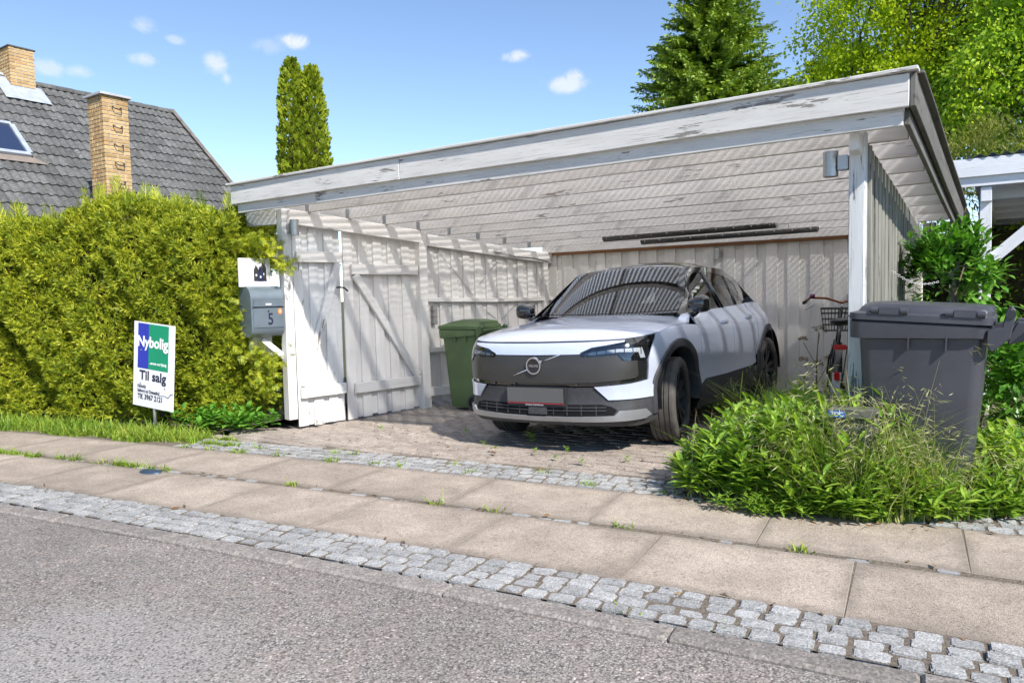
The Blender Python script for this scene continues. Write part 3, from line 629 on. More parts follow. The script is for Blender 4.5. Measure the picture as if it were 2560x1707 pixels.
def spanel(name, poly, mat, parent=None, both=False, step=.04, th=.012, off=0.0, nf=None, sharp=40):
    """outline in (s, z) on the wrap surface; both=True mirrors it as a second part"""
    poly = [tuple(p) for p in poly]; r = []
    for sg in ((1, -1) if both else (1,)):
        V, F = panel_geo([(p[0], p[1]) for p in poly], lambda u, v: S(u, v), step, th, off, nf or outw)
        if sg < 0: V = V*np.array([1, -1, 1]); F = [f[::-1] for f in F]
        r.append(cmk(name, V, F, mat, parent, True, sharp))
    return r
def arc(cx_, cz_, r, a0, a1, n): return [(cx_+r*math.cos(a), cz_+r*math.sin(a)) for a in np.linspace(a0, a1, n)]
def xs_(pts): return [(float(s_of_x(x)), z) for x, z in pts]
RA = .405; AZ = .40; WB = 2.65
def arch_pts(xc, r, zlow, n=22):                               # from front foot over the top to rear foot, in (x,z)
    a = math.asin(np.clip((zlow-AZ)/r, -1, 1)); return arc(xc, AZ, r, a, math.pi-a, n)
ro = .455; AZ = .395
# body side: fender + doors + quarter; cut by the arches, down to the cladding line
aF = arch_pts(0, ro, .43); aR = arch_pts(-WB, ro, .43)
# fender
fend = [(.985, .73), (1.015, .80), (1.10, .918)]+[(s, float(hood_ztop(s))-.006) for s in (1.2, 1.3, 1.385, 1.5, 1.6, 1.7)]+xs_([(-.47, .95), (-.485, .70), (-.487, .45)])
fend = fend+[p for p in xs_(aF)[::-1]]
fend = fend+[(float(s_of_x(aF[0][0]))-.02, .428), (.985, .575)]
spanel('front_fender', fend, PAINT, both=True)
def door(name, pts, h):
    for sg in (1, -1):
        V, F = panel_geo(xs_(pts), lambda u, v: S(u, v), .045, .012, 0, outw)
        if sg < 0: V = V*np.array([1, -1, 1]); F = [f[::-1] for f in F]
        d = cmk(name, V, F, PAINT)
        hx, hz = h; p = S(float(s_of_x(hx)), hz); bm = bmesh.new()
        Mh = Matrix.Translation((hx, sg*(p[1]+.012), hz)) @ Matrix.Rotation(.03, 4, 'Y'); bbox(bm, (0, 0, 0), (.20, .032, .036), Mh, .012); shade(bm_done(bm, 'door_handle', PAINT, d, CM.copy()), 50)
door('front_door', [(-.495, .47), (-.493, .70), (-.478, .95), (-.47, 1.03), (-.50, 1.06), (-.7, 1.065), (-1.385, 1.075), (-1.40, .75), (-1.40, .452), (-1.2, .450), (-.62, .462), (-.53, .435), (-.497, .425)], (-1.18, .945))
door('rear_door', [(-1.408, .452), (-1.41, .75), (-1.394, 1.075), (-1.85, 1.085), (-2.12, 1.10), (-2.20, .98)]+[p for p in arch_pts(-WB, ro+.004, .47) if p[0] > -2.4][::1][:9][::-1][:0]+[(-2.225, .80), (-2.18, .62), (-2.165, .47), (-2.0, .452)], (-1.97, .962))
quart = [(-2.215, .98), (-2.135, 1.105), (-2.5, 1.11), (-2.8, 1.08), (-3.0, 1.05)]
quart = xs_(quart)+[(4.9, 1.02), (5.3, .99), (5.3, .62), (4.9, .60), (4.55, .58)]+xs_(arch_pts(-WB, ro, .55))[::-1]+xs_([(-2.24, .80)])
spanel('rear_quarter', quart, PAINT, both=True, step=.05)
spanel('rear_bumper', [(4.62, .56), (4.9, .585), (5.3, .60), (5.3, .24), (4.9, .24), (4.55, .28), (4.40, .40)], CLAD, both=True, step=.06)
# cladding: wheel arch lips and sills
def lip(xc):
    for sg in (1, -1):
        a0 = math.asin((.30-AZ)/ro); A_ = np.linspace(a0 if xc < -1 else a0, math.pi-a0, 40); V = []; F = []
        prof = [(ro+.012, .002), (ro+.006, .016), (ro-.03, .020), (ro-.058, .012), (ro-.062, -.03), (ro-.055, -.12)]
        for a in A_:
            for r_, o_ in prof:
                x_ = xc+r_*math.cos(a); z_ = AZ+r_*math.sin(a); p = S(float(s_of_x(x_)), z_); V.append((x_ if abs(x_) < .5 or x_ < -1 else x_, sg*(p[1]+o_), z_))
        k = len(prof)
        for i in range(len(A_)-1):
            for j in range(k-1):
                f = (i*k+j, i*k+j+1, (i+1)*k+j+1, (i+1)*k+j); F.append(f if sg < 0 else f[::-1])
        cmk('wheel_arch_lip', V, F, CLAD)
lip(0); lip(-WB)
sill = [(-.485, .415), (-.53, .43), (-.62, .456), (-1.2, .444), (-2.18, .446), (-2.235, .33), (-2.23, .22), (-.44, .21), (-.455, .30)]
spanel('sill_cladding', xs_(sill), CLAD, both=True, step=.05, off=.006)
# hood
e = np.linspace(-1.80, 1.80, 120); E = S(e, hood_ztop(np.abs(e))+.004); poly = [(p[0], p[1]) for p in E]
poly = poly+[(-.50, .74), (-.38, .60), (-.30, .35), (-.27, 0), (-.30, -.35), (-.38, -.60), (-.50, -.74)]
def hood_fn(u, v):
    z = hood_z(u, v)+.010*np.exp(-((np.abs(v)-(.40+.18*(.5-u)))/.035)**2)*smooth01(.75, .45, 0*u+u)*0
    crease = .007*smooth01(-.03, .03, np.abs(v)-(.47+.10*np.clip(.3-u, -.3, .9)))
    return np.stack([u, v, z-crease*smooth01(.72, .55, u)*0-crease*np.where(u < .7, 1, 0)*smooth01(.7, .5, 0)*0], -1)
V, F = panel_geo(poly, hood_fn, .035, .012, 0, upw); cmk('bonnet', V, F, PAINT)
sv = np.linspace(-1.80, 1.80, 60); spanel('shut_line_dark_strip', [(a, float(hood_ztop(abs(a)))+.001) for a in sv]+[(a, float(hood_ztop(abs(a)))-.035) for a in sv[::-1]], UNDER, step=.05, th=0, off=-.009, nf=outw)  # black strip added behind the bonnet gap, standing in for its shade
# nose panel between bonnet line and shield, headlight cut-outs
nose = [(-.665, .884), (-.40, .8795), (0, .877), (.40, .8795), (.665, .884), (.79, .886), (.775, .872), (.50, .836), (.405, .801), (.40, .790), (0, .786), (-.40, .790), (-.405, .801), (-.50, .836), (-.775, .872), (-.79, .886)]
spanel('nose_panel', nose, PAINT, step=.03, nf=outf)
# shield with folded edges
sh = [(-.395, .783), (0, .779), (.395, .783), (.42, .765), (.57, .766), (.70, .776), (.735, .729), (.865, .728), (.872, .612), (.845, .594), (.48, .572), (0, .561), (-.48, .572), (-.845, .594), (-.872, .612), (-.865, .728), (-.735, .729), (-.70, .776), (-.57, .766), (-.42, .765)]
spanel('front_shield', sh, SHIELD, step=.03, nf=outf, off=.002)
# gloss black surround behind shield and lamps
spanel('front_surround', [(-1.0, .88), (-.6, .85), (-.40, .80), (0, .775), (.40, .80), (.6, .85), (1.0, .88), (.99, .578), (.80, .556), (.5, .540), (0, .532), (-.5, .540), (-.80, .556), (-.99, .578)], GLOSSB, step=.04, nf=outf, off=-.012)
# headlights: housing, clear cover, insert bars
hl = [(.408, .796), (.42, .806), (.50, .838), (.775, .872), (.80, .894), (.95, .905), (1.10, .922), (1.03, .85), (.985, .765), (.96, .735), (.755, .735), (.712, .787), (.58, .771), (.43, .771)]
for sg in (1, -1):
    V, F = panel_geo(hl, lambda u, v: S(u, v), .025, .015, .004, outw); mir = np.array([1, sg, 1])
    def fl(F): return F if sg > 0 else [f[::-1] for f in F]
    V0, F0 = panel_geo(hl, lambda u, v: S(u, v), .03, 0, -.035, outw)
    h = cmk('headlight', V0*mir, fl(F0), GLOSSB)
    cmk('cover', V*mir, fl(F), LAMPG, h)
    V1, F1 = panel_geo([(.44, .788), (.50, .806), (.70, .824), (.93, .826), (.955, .745), (.905, .745), (.89, .792), (.72, .80), (.50, .782)], lambda u, v: S(u, v), .03, .015, -.008, outw); cmk('light_bar', V1*mir, fl(F1), DRL, h)
    V1, F1 = panel_geo([(.74, .775), (.885, .778), (.885, .748), (.765, .746)], lambda u, v: S(u, v), .03, .012, -.014, outw); cmk('projector', V1*mir, fl(F1), GLOSSB, h)
    V1, F1 = panel_geo([(.82, .845), (.80, .884), (1.06, .908), (.99, .85)], lambda u, v: S(u, v), .03, .012, -.014, outw); cmk('reflector', V1*mir, fl(F1), REFL, h)
    for k in range(7):
        q = .46+k*.075; V1, F1 = panel_geo([(q, .775), (q+.006, .775), (q+.010, .84), (q+.004, .84)], lambda u, v: S(u, v), .03, .006, -.004, outw); cmk('rib', V1*mir, fl(F1), GLOSSB, h)
# painted bumper corners
bc = [(.515, .538), (.80, .556), (.985, .575), (1.06, .50), (1.10, .438), (.62, .436)]
spanel('bumper_corner', bc, PAINT, both=True, step=.03, off=.012, nf=outw)
# lower bumper: dark fascia, intake, skid strip
spanel('lower_bumper', [(-.50, .530), (0, .524), (.50, .530), (.605, .442), (1.13, .434), (1.12, .33), (1.06, .24), (.90, .22), (.5, .228), (0, .232), (-.5, .228), (-.90, .22), (-1.06, .24), (-1.12, .33), (-1.13, .434), (-.605, .442)], CLAD, step=.035, nf=outf)
spanel('intake', [(-.66, .335), (-.64, .385), (-.56, .402), (0, .392), (.56, .402), (.64, .385), (.685, .357), (.655, .322), (.30, .308), (0, .305), (-.30, .308)], UNDER, step=.04, th=.004, off=.003, nf=outf)
for zz in (.352, .376): spanel('intake_slat', [(-.60, zz), (0, zz-.008), (.60, zz), (.60, zz+.007), (0, zz-.001), (-.60, zz+.007)], CLAD, step=.05, th=.006, off=.008, nf=outf)
for q in (-.52, -.40, -.28, -.16, .16, .28, .40, .52): spanel('intake_rib', [(q, .316), (q+.006, .316), (q+.006, .392), (q, .392)], CLAD, step=.05, th=.006, off=.0095, nf=outf)
spanel('sensor_cover', [(-.065, .318), (.105, .318), (.105, .398), (-.065, .398)], CLAD, step=.05, th=.012, off=.016, nf=outf)
spanel('skid_plate', [(-.99, .305), (-.93, .352), (-.70, .352), (-.66, .316), (-.30, .304), (0, .301), (.30, .304), (.66, .316), (.70, .352), (.93, .352), (.99, .305), (.93, .282), (.5, .274), (0, .268), (-.5, .274), (-.93, .282)], TRIM, step=.03, th=.016, off=.016, nf=outf)
for q in (-.42, -.20, .20+.17, .62): 
    bm = bmesh.new(); p = S(q, .552); tube(bm, [Vector(p)+Vector((-.01, 0, 0)), Vector(p)+Vector((.004, 0, 0))], .009, 12); bm_done(bm, 'parking_sensor', CLAD, CAR, CM.copy())
# number plate (blank grey, as the photograph shows it) in its holder
def fplate(name, y0, y1, z0, z1, xo, th, mat, parent=None):
    bm = bmesh.new(); bbox(bm, (xo, (y0+y1)/2, (z0+z1)/2), (th, y1-y0, z1-z0), Matrix.Identity(4), .003); return bm_done(bm, name, mat, parent or CAR, CM.copy())
hp = fplate('plate_holder', -.265, .285, .385, .535, .838, .03, BLACKP)
pl = fplate('number_plate', -.26, .275, .408, .532, .856, .006, PLATE, hp); fplate('plate_edge', -.26, .275, .4015, .407, .8565, .007, PLRED, hp)
Mt = CM @ Matrix.Translation((.8545, -.085, .388)) @ Matrix(((0, 0, 1, 0), (1, 0, 0, 0), (0, 1, 0, 0), (0, 0, 0, 1)))
bm = bmesh.new(); rl = random.Random(4); q = 0.0
while q < .17:
    if not .066 < q < .072:
        bbox(bm, (q, .0055, 0), (.0016, .011, .001)); bbox(bm, (q+.0025, rl.choice((.001, .0055, .010)), 0), (.0045, .0018, .001))
    q += .0062
dl = bm_done(bm, 'dealer_lettering', WHITET, hp, Mt); dl['kind'] = 'stuff'
# emblem: ring, disc, diagonal bar, lettering
lz, lx = .702, .838
em = bmesh.new(); Me = Matrix.Translation((lx-.008, 0, lz)) @ Matrix.Rotation(math.pi/2, 4, 'Y'); rg = lathe(em, [(.055, .004), (.058, .020), (.068, .020), (.071, .004)], 40, Me); ring = shade(bm_done(em, 'emblem_ring', CHROME, CAR, CM.copy()), 30)
em = bmesh.new(); rg = lathe(em, [(.0005, .012), (.057, .012)], 40, Me); shade(bm_done(em, 'emblem_disc', GLOSSB, ring, CM.copy()))
Mt = CM @ Matrix.Translation((lx+.006, 0, lz-.009)) @ Matrix(((0, 0, 1, 0), (1, 0, 0, 0), (0, 1, 0, 0), (0, 0, 0, 1)))
text_obj('emblem_lettering', 'VOLVO', .0265, Mt, CHROME, ring, .0015, .0006, 'CENTER')
for a, b in (((-.20, .622), (-.062, .672)), ((.062, .732), (.235, .788))):
    p = S(a[0], a[1]); q = S(b[0], b[1]); bm = bmesh.new(); tube(bm, [Vector(p)+Vector((.004, 0, 0)), Vector(q)+Vector((.006, 0, 0))], .0055, 8); bm_done(bm, 'emblem_bar', CHROME, ring, CM.copy(), True)
bm = bmesh.new(); bbox(bm, (lx+.004, .066, .735), (.02, .024, .022), Matrix.Identity(4), .004); bm_done(bm, 'emblem_arrow', CHROME, ring, CM.copy())
# greenhouse ------------------------------------------------
def ws(u, v):                                             # u across -1..1, v 0 (cowl) .. 1 (header)
    yb, yt = .76, .60; xb = -.26-.22*u*u-.06*u**4; zb = 1.052-.0*u*u+.012*u*u; xt = -.93-.09*u*u; zt = 1.505-.018*u*u-.012*u**4
    return np.stack([xb+(xt-xb)*v, u*(yb+(yt-yb)*v), zb+(zt-zb)*v+.045*v*(1-v)*(1-.3*u*u)], -1)
fwd = lambda V: np.stack([np.ones(len(V)), V[:, 1]*.2, np.ones(len(V))], 1)
V, F = panel_geo([(-1, 0), (1, 0), (1, 1), (-1, 1)], ws, .08, .01, 0, fwd); cmk('cowl_frame', V[:0], [], GLOSSB) if False else None
V, F = panel_geo([(-.935, .045), (0, .045), (.935, .045), (.90, .5), (.885, .93), (0, .955), (-.885, .93), (-.90, .5)], ws, .06, .006, .004, fwd); cmk('windscreen', V, F, GLASSW)
def frame_ring(outer, inner, fn, name, mat, off=0.0, th=.01):
    V = []; F = []; n = len(outer); O = fn(np.array([p[0] for p in outer]), np.array([p[1] for p in outer])); I = fn(np.array([p[0] for p in inner]), np.array([p[1] for p in inner]))
    V = list(O)+list(I); F = [(i, (i+1) % n, n+(i+1) % n, n+i) for i in range(n)]; return cmk(name, V, F, mat)
u_ = np.linspace(-1, 1, 13); ou = [(a, 0) for a in u_]+[(1, b) for b in (.25, .5, .75)]+[(a, 1) for a in u_[::-1]]+[(-1, b) for b in (.75, .5, .25)]
inn = [(a*.93, .05) for a in u_]+[(.915, .25), (.90, .5), (.892, .75)]+[(a*.885, .945) for a in u_[::-1]]+[(-.892, .75), (-.90, .5), (-.915, .25)]
frame_ring(ou, inn, ws, 'windscreen_frame', GLOSSB)
def side_fn(u, v): return np.stack([u, gs_y(u, v), v], -1)
def rail_z(x): return np.minimum(1.490, roof_z(x)-.045)
def roof_fn(u, v):                                        # u = x, v in -1..1 across
    yr = gs_y(u, rail_z(u)); zr = rail_z(u); zc = roof_z(u); w = 1-np.abs(v)**2.6; return np.stack([u, v*yr, zr+(zc-zr)*w], -1)
V = []; F = []; xs2 = np.concatenate([np.linspace(-.93, -1.3, 8), np.linspace(-1.4, -2.86, 16)]); vs2 = np.concatenate([[-1, -.985, -.95], np.linspace(-.9, .9, 19), [.95, .985, 1]])
for x_ in xs2:
    for v_ in vs2:
        p = roof_fn(np.array([x_]), np.array([v_]))[0]
        if x_ == xs2[0]: p = ws(np.array([v_]), np.array([1.0]))[0]
        V.append(p)
k = len(vs2); F = [(i*k+j, i*k+j+1, (i+1)*k+j+1, (i+1)*k+j) for i in range(len(xs2)-1) for j in range(k-1)]; cmk('roof', V, F, GLOSSB)
for sg in (1, -1):
    mir = np.array([1, sg, 1])
    def fl(F): return F if sg > 0 else [f[::-1] for f in F]
    top = [(x_, float(rail_z(x_))) for x_ in np.linspace(-1.05, -2.78, 14)]
    # the black side frame as a plate behind the glass, pierced for it
    outer = [(-.33, 1.045), (-.62, 1.19), (-.85, 1.36), (-.98, 1.458)]+top+[(-2.86, 1.33), (-2.80, 1.24), (-2.62, 1.14), (-2.3, 1.09), (-1.85, 1.066), (-1.35, 1.058), (-.8, 1.05)]
    n = len(outer); Oc = np.array(outer); cen = np.array([-1.5, 1.24])
    glassp = [(-.53, 1.078), (-.64, 1.155), (-.83, 1.285), (-1.0, 1.385), (-1.12, 1.425), (-1.35, 1.436), (-1.7, 1.434), (-2.05, 1.412), (-2.35, 1.375), (-2.50, 1.315), (-2.47, 1.215), (-2.28, 1.135), (-2.0, 1.098), (-1.4, 1.084), (-.9, 1.078)]
    A_ = densify(outer, .05); B_ = densify(glassp, .05); pts = np.vstack([A_, B_]); na, nb = len(A_), len(B_)
    r = delaunay_2d_cdt([Vector(p) for p in pts], [(i, (i+1) % na) for i in range(na)]+[(na+i, na+(i+1) % nb) for i in range(nb)], [], 0, 1e-6)
    U = np.array([tuple(v) for v in r[0]]); T = np.array([tuple(f) for f in r[2]]); c = U[T].mean(1); T = T[inside(c[:, 0], c[:, 1], A_) & ~inside(c[:, 0], c[:, 1], B_)]
    V = side_fn(U[:, 0], U[:, 1]); fr = cmk('window_frame', V*mir, [tuple(t) if sg < 0 else tuple(t[::-1]) for t in T], GLOSSB)
    for gname, poly in (('front_side_window', [(-.53, 1.078), (-.64, 1.155), (-.83, 1.285), (-1.0, 1.385), (-1.12, 1.425), (-1.36, 1.436), (-1.40, 1.25), (-1.395, 1.084), (-.9, 1.078)]),
                        ('rear_side_window', [(-1.455, 1.085), (-1.46, 1.25), (-1.43, 1.436), (-1.7, 1.434), (-2.05, 1.412), (-2.13, 1.403), (-2.08, 1.25), (-2.0, 1.10)]),
                        ('quarter_window', [(-2.03, 1.104), (-2.11, 1.25), (-2.155, 1.40), (-2.35, 1.375), (-2.50, 1.315), (-2.47, 1.215), (-2.28, 1.135)])):
        V, F = panel_geo(poly, side_fn, .06, .005, -.003, outw); cmk(gname, V*mir, fl(F), GLASSS)
    for px_ in ((-1.427, 1.07, -1.392, 1.44), (-2.02, 1.09, -2.145, 1.405)):
        a = side_fn(np.array([px_[0]]), np.array([px_[1]]))[0]*mir; b = side_fn(np.array([px_[2]]), np.array([px_[3]]))[0]*mir; bm = bmesh.new(); tube(bm, [a, (np.array(a)+b)/2+np.array([0, sg*.004, 0]), b], .026 if px_[0] > -2 else .014, 8); bm_done(bm, 'pillar', GLOSSB, CAR, CM.copy(), True)
    # shoulder between doors and glass
    V = []; F = []; xx = np.linspace(-.30, -3.0, 40)
    for x_ in xx:
        zt = float(np.interp(-x_, [.3, .45, 1.4, 2.0, 3.0], [.985, 1.05, 1.070, 1.09, 1.06])); p = S(float(s_of_x(x_)), zt-.014); q = float(gs_y(x_, zt+.01)); V += [(x_, sg*p[1], zt-.014), (x_, sg*(p[1]*.45+q*.55), zt+.002), (x_, sg*(q-.01), zt+.006)]
    for i in range(len(xx)-1):
        for j in range(2): f = (3*i+j, 3*i+j+1, 3*i+4+j, 3*i+3+j); F.append(f if sg < 0 else f[::-1])
    cmk('shoulder', V, F, PAINT)
    # door mirror
    bm = bmesh.new(); bmesh.ops.create_uvsphere(bm, u_segments=20, v_segments=14, radius=1)
    for v in bm.verts:
        c = v.co; c.x = math.copysign(abs(c.x)**.72, c.x)*(.085 if c.x > 0 else .055); c.y = math.copysign(abs(c.y)**.6, c.y)*.095; c.z = math.copysign(abs(c.z)**.65, c.z)*(.078-.02*(c.y*sg < 0))
    mr = shade(bm_done(bm, 'door_mirror', GLOSSB, CAR, CM @ Matrix.Translation((-.47, sg*.905, 1.13)) @ Matrix.Rotation(-sg*.12, 4, 'Z')), 60)
    bm = bmesh.new(); tube(bm, [(-.52, sg*.80, 1.03), (-.49, sg*.85, 1.045), (-.48, sg*.89, 1.085)], [.032, .026, .034], 10); bm_done(bm, 'mirror_arm', GLOSSB, mr, CM.copy(), True)
    bm = bmesh.new(); bbox(bm, (-.528, sg*.905, 1.13), (.008, .15, .12), Matrix.Identity(4), .004); bm_done(bm, 'mirror_glass', CHROME, mr, CM.copy())
# rear end: tailgate, glass, tail lamps
V = []; F = []; ys3 = np.linspace(-1, 1, 17)
prof = [(-2.86, 1.375, .50), (-2.92, 1.33, .52), (-3.12, 1.16, .60), (-3.20, 1.06, .66), (-3.30, .98, .66), (-3.345, .80, .62), (-3.36, .60, .60)]
for px_, pz_, pw_ in prof:
    for u in ys3: V.append((px_+.10*u*u, u*pw_, pz_))
k = len(ys3); rowf = lambda i: [(i*k+j, i*k+j+1, (i+1)*k+j+1, (i+1)*k+j) for j in range(k-1)]
cmk('tailgate', V, [f for i in (0, 2, 3, 4, 5) for f in rowf(i)], PAINT); cmk('rear_window', V, rowf(1), GLASSS)
# closing surfaces inside: dark floor and liners, seats, dash, wheel
bm = bmesh.new(); bbox(bm, (-1.3, 0, .30), (3.4, 1.30, .22)); bbox(bm, (.25, 0, .50), (.75, 1.0, .40)); bbox(bm, (-2.65, 0, .55), (.9, 1.1, .5)); bm_done(bm, 'underbody', UNDER, CAR, CM.copy())
for sg in (1, -1): bm = bmesh.new(); bbox(bm, (-1.35, sg*.74, .70), (1.95, .10, .60)); bm_done(bm, 'door_lining', DASH, CAR, CM.copy())
bm = bmesh.new(); bbox(bm, (-.52, 0, .93), (.42, 1.40, .18), Matrix.Identity(4), .05); bbox(bm, (-.72, 0, 1.10), (.03, .32, .20), Matrix.Identity(4), .008); bm_done(bm, 'dashboard', DASH, CAR, CM.copy())
bm = bmesh.new(); bmesh.ops.create_circle(bm, segments=28, radius=.18)
bm.free(); bm = bmesh.new(); tube(bm, [Vector((-.86+.06*math.sin(a)*0-.05*math.cos(a)*-1*.5, .36+.18*math.sin(a), .98+.17*math.cos(a))) for a in np.linspace(0, 2*math.pi, 29)], .016, 8, False); bm_done(bm, 'steering_wheel', DASH, CAR, CM.copy(), True)
for yy in (.36, -.36):
    bm = bmesh.new(); bbox(bm, (-1.15, yy, .62), (.52, .48, .16), Matrix.Identity(4), .05); bbox(bm, (0, 0, .34), (.14, .46, .62), Matrix.Translation((-1.40, yy, .66)) @ Matrix.Rotation(-.24, 4, 'Y'), .05)
    st = shade(bm_done(bm, 'front_seat', SEATM, CAR, CM.copy()), 50)
    bm = bmesh.new(); bbox(bm, (-1.58, yy, 1.33), (.09, .25, .17), Matrix.Rotation(0, 4, 'Y'), .04); shade(bm_done(bm, 'headrest', SEATM, st, CM.copy()), 50)
bm = bmesh.new(); bbox(bm, (-2.2, 0, .85), (.16, 1.25, .6), Matrix.Identity(4), .05); shade(bm_done(bm, 'rear_seat', SEATM, CAR, CM.copy()), 50)
bm = bmesh.new(); bbox(bm, (-.98, 0, 1.38), (.03, .24, .06), Matrix.Identity(4), .012); bm_done(bm, 'rear_view_mirror', DASH, CAR, CM.copy())
# wheels
def wheel_geo():
    R_ = .352; w = .225; bm = bmesh.new(); prof = [(.245, -.085), (.262, -.102), (.30, -.1125), (.330, -.108), (.346, -.096)]
    gr = [-.062, -.022, .022, .062]; zc = -.09; prof.append((.350, -.088))
    for g_ in gr: prof += [(.352, g_-.0065), (.344, g_-.0045), (.344, g_+.0045), (.352, g_+.0065)]
    prof += [(.350, .088), (.346, .096), (.330, .108), (.30, .1125), (.262, .102), (.245, .085)]
    lathe(bm, prof, 72); return bm
def rim_geo():
    bm = bmesh.new(); lathe(bm, [(.246, -.085), (.240, -.06), (.232, .0), (.236, .085), (.250, .098), (.254, .090)], 48)
    rg = lathe(bm, [(.001, .070), (.05, .070), (.062, .060), (.064, .02)], 24)
    for k in range(5):
        a0 = 2*math.pi*k/5
        for d_ in (-.16, .16):
            M0 = Matrix.Rotation(a0, 4, 'Z'); p1 = Vector((.055, d_*.16, .062)); p2 = Vector((.238, d_*.62, .082)); n = (p2-p1).normalized(); sd = Vector((-n.y, n.x, 0))
            q = [p1+sd*.022, p1-sd*.022, p2-sd*.026, p2+sd*.026]; dn = Vector((0, 0, -.03)); vs_ = [bm.verts.new(M0 @ p) for p in q]+[bm.verts.new(M0 @ (p+dn)) for p in q]
            for f in ((0, 1, 2, 3), (0, 4, 5, 1), (1, 5, 6, 2), (2, 6, 7, 3), (3, 7, 4, 0)): bm.faces.new([vs_[i] for i in f])
        M0 = Matrix.Rotation(a0+math.pi/5, 4, 'Z')
        for d_ in (-.05, .0, .05):
            vs_ = [bm.verts.new(M0 @ Vector(p)) for p in ((.10, d_*.5-.008, .04), (.236, d_-.010, .068), (.236, d_+.010, .068), (.10, d_*.5+.008, .04))]; bm.faces.new(vs_)
    lathe(bm, [(.06, -.02), (.17, -.02), (.17, -.01)], 32); bmesh.ops.recalc_face_normals(bm, faces=bm.faces); return bm
tm = wheel_geo(); me_t = bpy.data.meshes.new('tyre'); bmesh.ops.recalc_face_normals(tm, faces=tm.faces); tm.to_mesh(me_t); tm.free(); me_t.materials.append(TYRE)
rmb = rim_geo(); me_r = bpy.data.meshes.new('rim'); rmb.to_mesh(me_r); rmb.free(); me_r.materials.append(RIM)
for me_ in (me_t, me_r): me_.polygons.foreach_set('use_smooth', [True]*len(me_.polygons)); me_.set_sharp_from_angle(angle=math.radians(32))
for xw, sg, st in ((0, 1, 10), (0, -1, 9), (-WB, 1, 0), (-WB, -1, 0)):
    Mw = CM @ Matrix.Translation((xw, sg*.795, .352)) @ Matrix.Rotation(math.radians(st), 4, 'Z') @ Matrix.Rotation(-sg*math.pi/2, 4, 'X') @ Matrix.Rotation(random.random()*.6, 4, 'Z')
    we = bpy.data.objects.new('wheel', None); link(we, CAR, Mw); link(bpy.data.objects.new('tyre', me_t), we, Mw); link(bpy.data.objects.new('rim', me_r), we, Mw)
    # inner wheel-arch liner
    bm = bmesh.new(); A_ = np.linspace(-.15, math.pi+.15, 20); V = []
    for a in A_: V.append([bm.verts.new((xw+.43*math.cos(a), sg*y_, .395+.43*math.sin(a))) for y_ in (.905, .60)])
    for i in range(len(V)-1): bm.faces.new((V[i][0], V[i+1][0], V[i+1][1], V[i][1]))
    bm.faces.new([v[1] for v in V]); bm_done(bm, 'arch_liner', UNDER, CAR, CM.copy())
# ------------------------------------------------------------------ wheelie bins
def rrect(w, d, r, z, dx=0, n=4):
    out = []
    for cx_, cy_, a0 in ((w/2-r, d/2-r, 0), (-w/2+r, d/2-r, 90), (-w/2+r, -d/2+r, 180), (w/2-r, -d/2+r, 270)):
        for k in range(n+1): a = math.radians(a0+90*k/n); out.append(Vector((cx_+r*math.cos(a)+dx, cy_+r*math.sin(a), z)))
    return out
def loft(bm, rings, cap0=True, cap1=True):
    R_ = [[bm.verts.new(p) for p in r] for r in rings]; n = len(R_[0])
    for i in range(len(R_)-1):
        for k in range(n): bm.faces.new((R_[i][k], R_[i][(k+1) % n], R_[i+1][(k+1) % n], R_[i+1][k]))
    if cap0: bm.faces.new(R_[0][::-1])
    if cap1: bm.faces.new(R_[-1])
def binmat(name, c, rough=.42):
    t = NT(name); v = t.tc.outputs['Object']; sc = t.noise(t.n('ShaderNodeVectorMath', {0: v, 1: (3, 3, 14)}, operation='MULTIPLY').outputs[0], 9, 4, .7); nz = t.noise(v, 3, 5)
    col = t.mix(1.0, c, t.ramp(nz.outputs[0], (.3, .85), (.7, 1.2)), 'MULTIPLY'); col = t.mix(t.ramp(sc.outputs[0], (.66, 0.0), (.74, .35)), col, tuple(min(1, x*2.2+.05) for x in c))
    b = t.bsdf(Base_Color=col, Roughness=t.ramp(nz.outputs[0], (.3, rough-.06), (.7, rough+.12)), Specular_IOR_Level=.5); t.set(b.inputs['Normal'], t.bump(t.noise(v, 260, 2).outputs[0], .25, .0006)); return t.done(b)
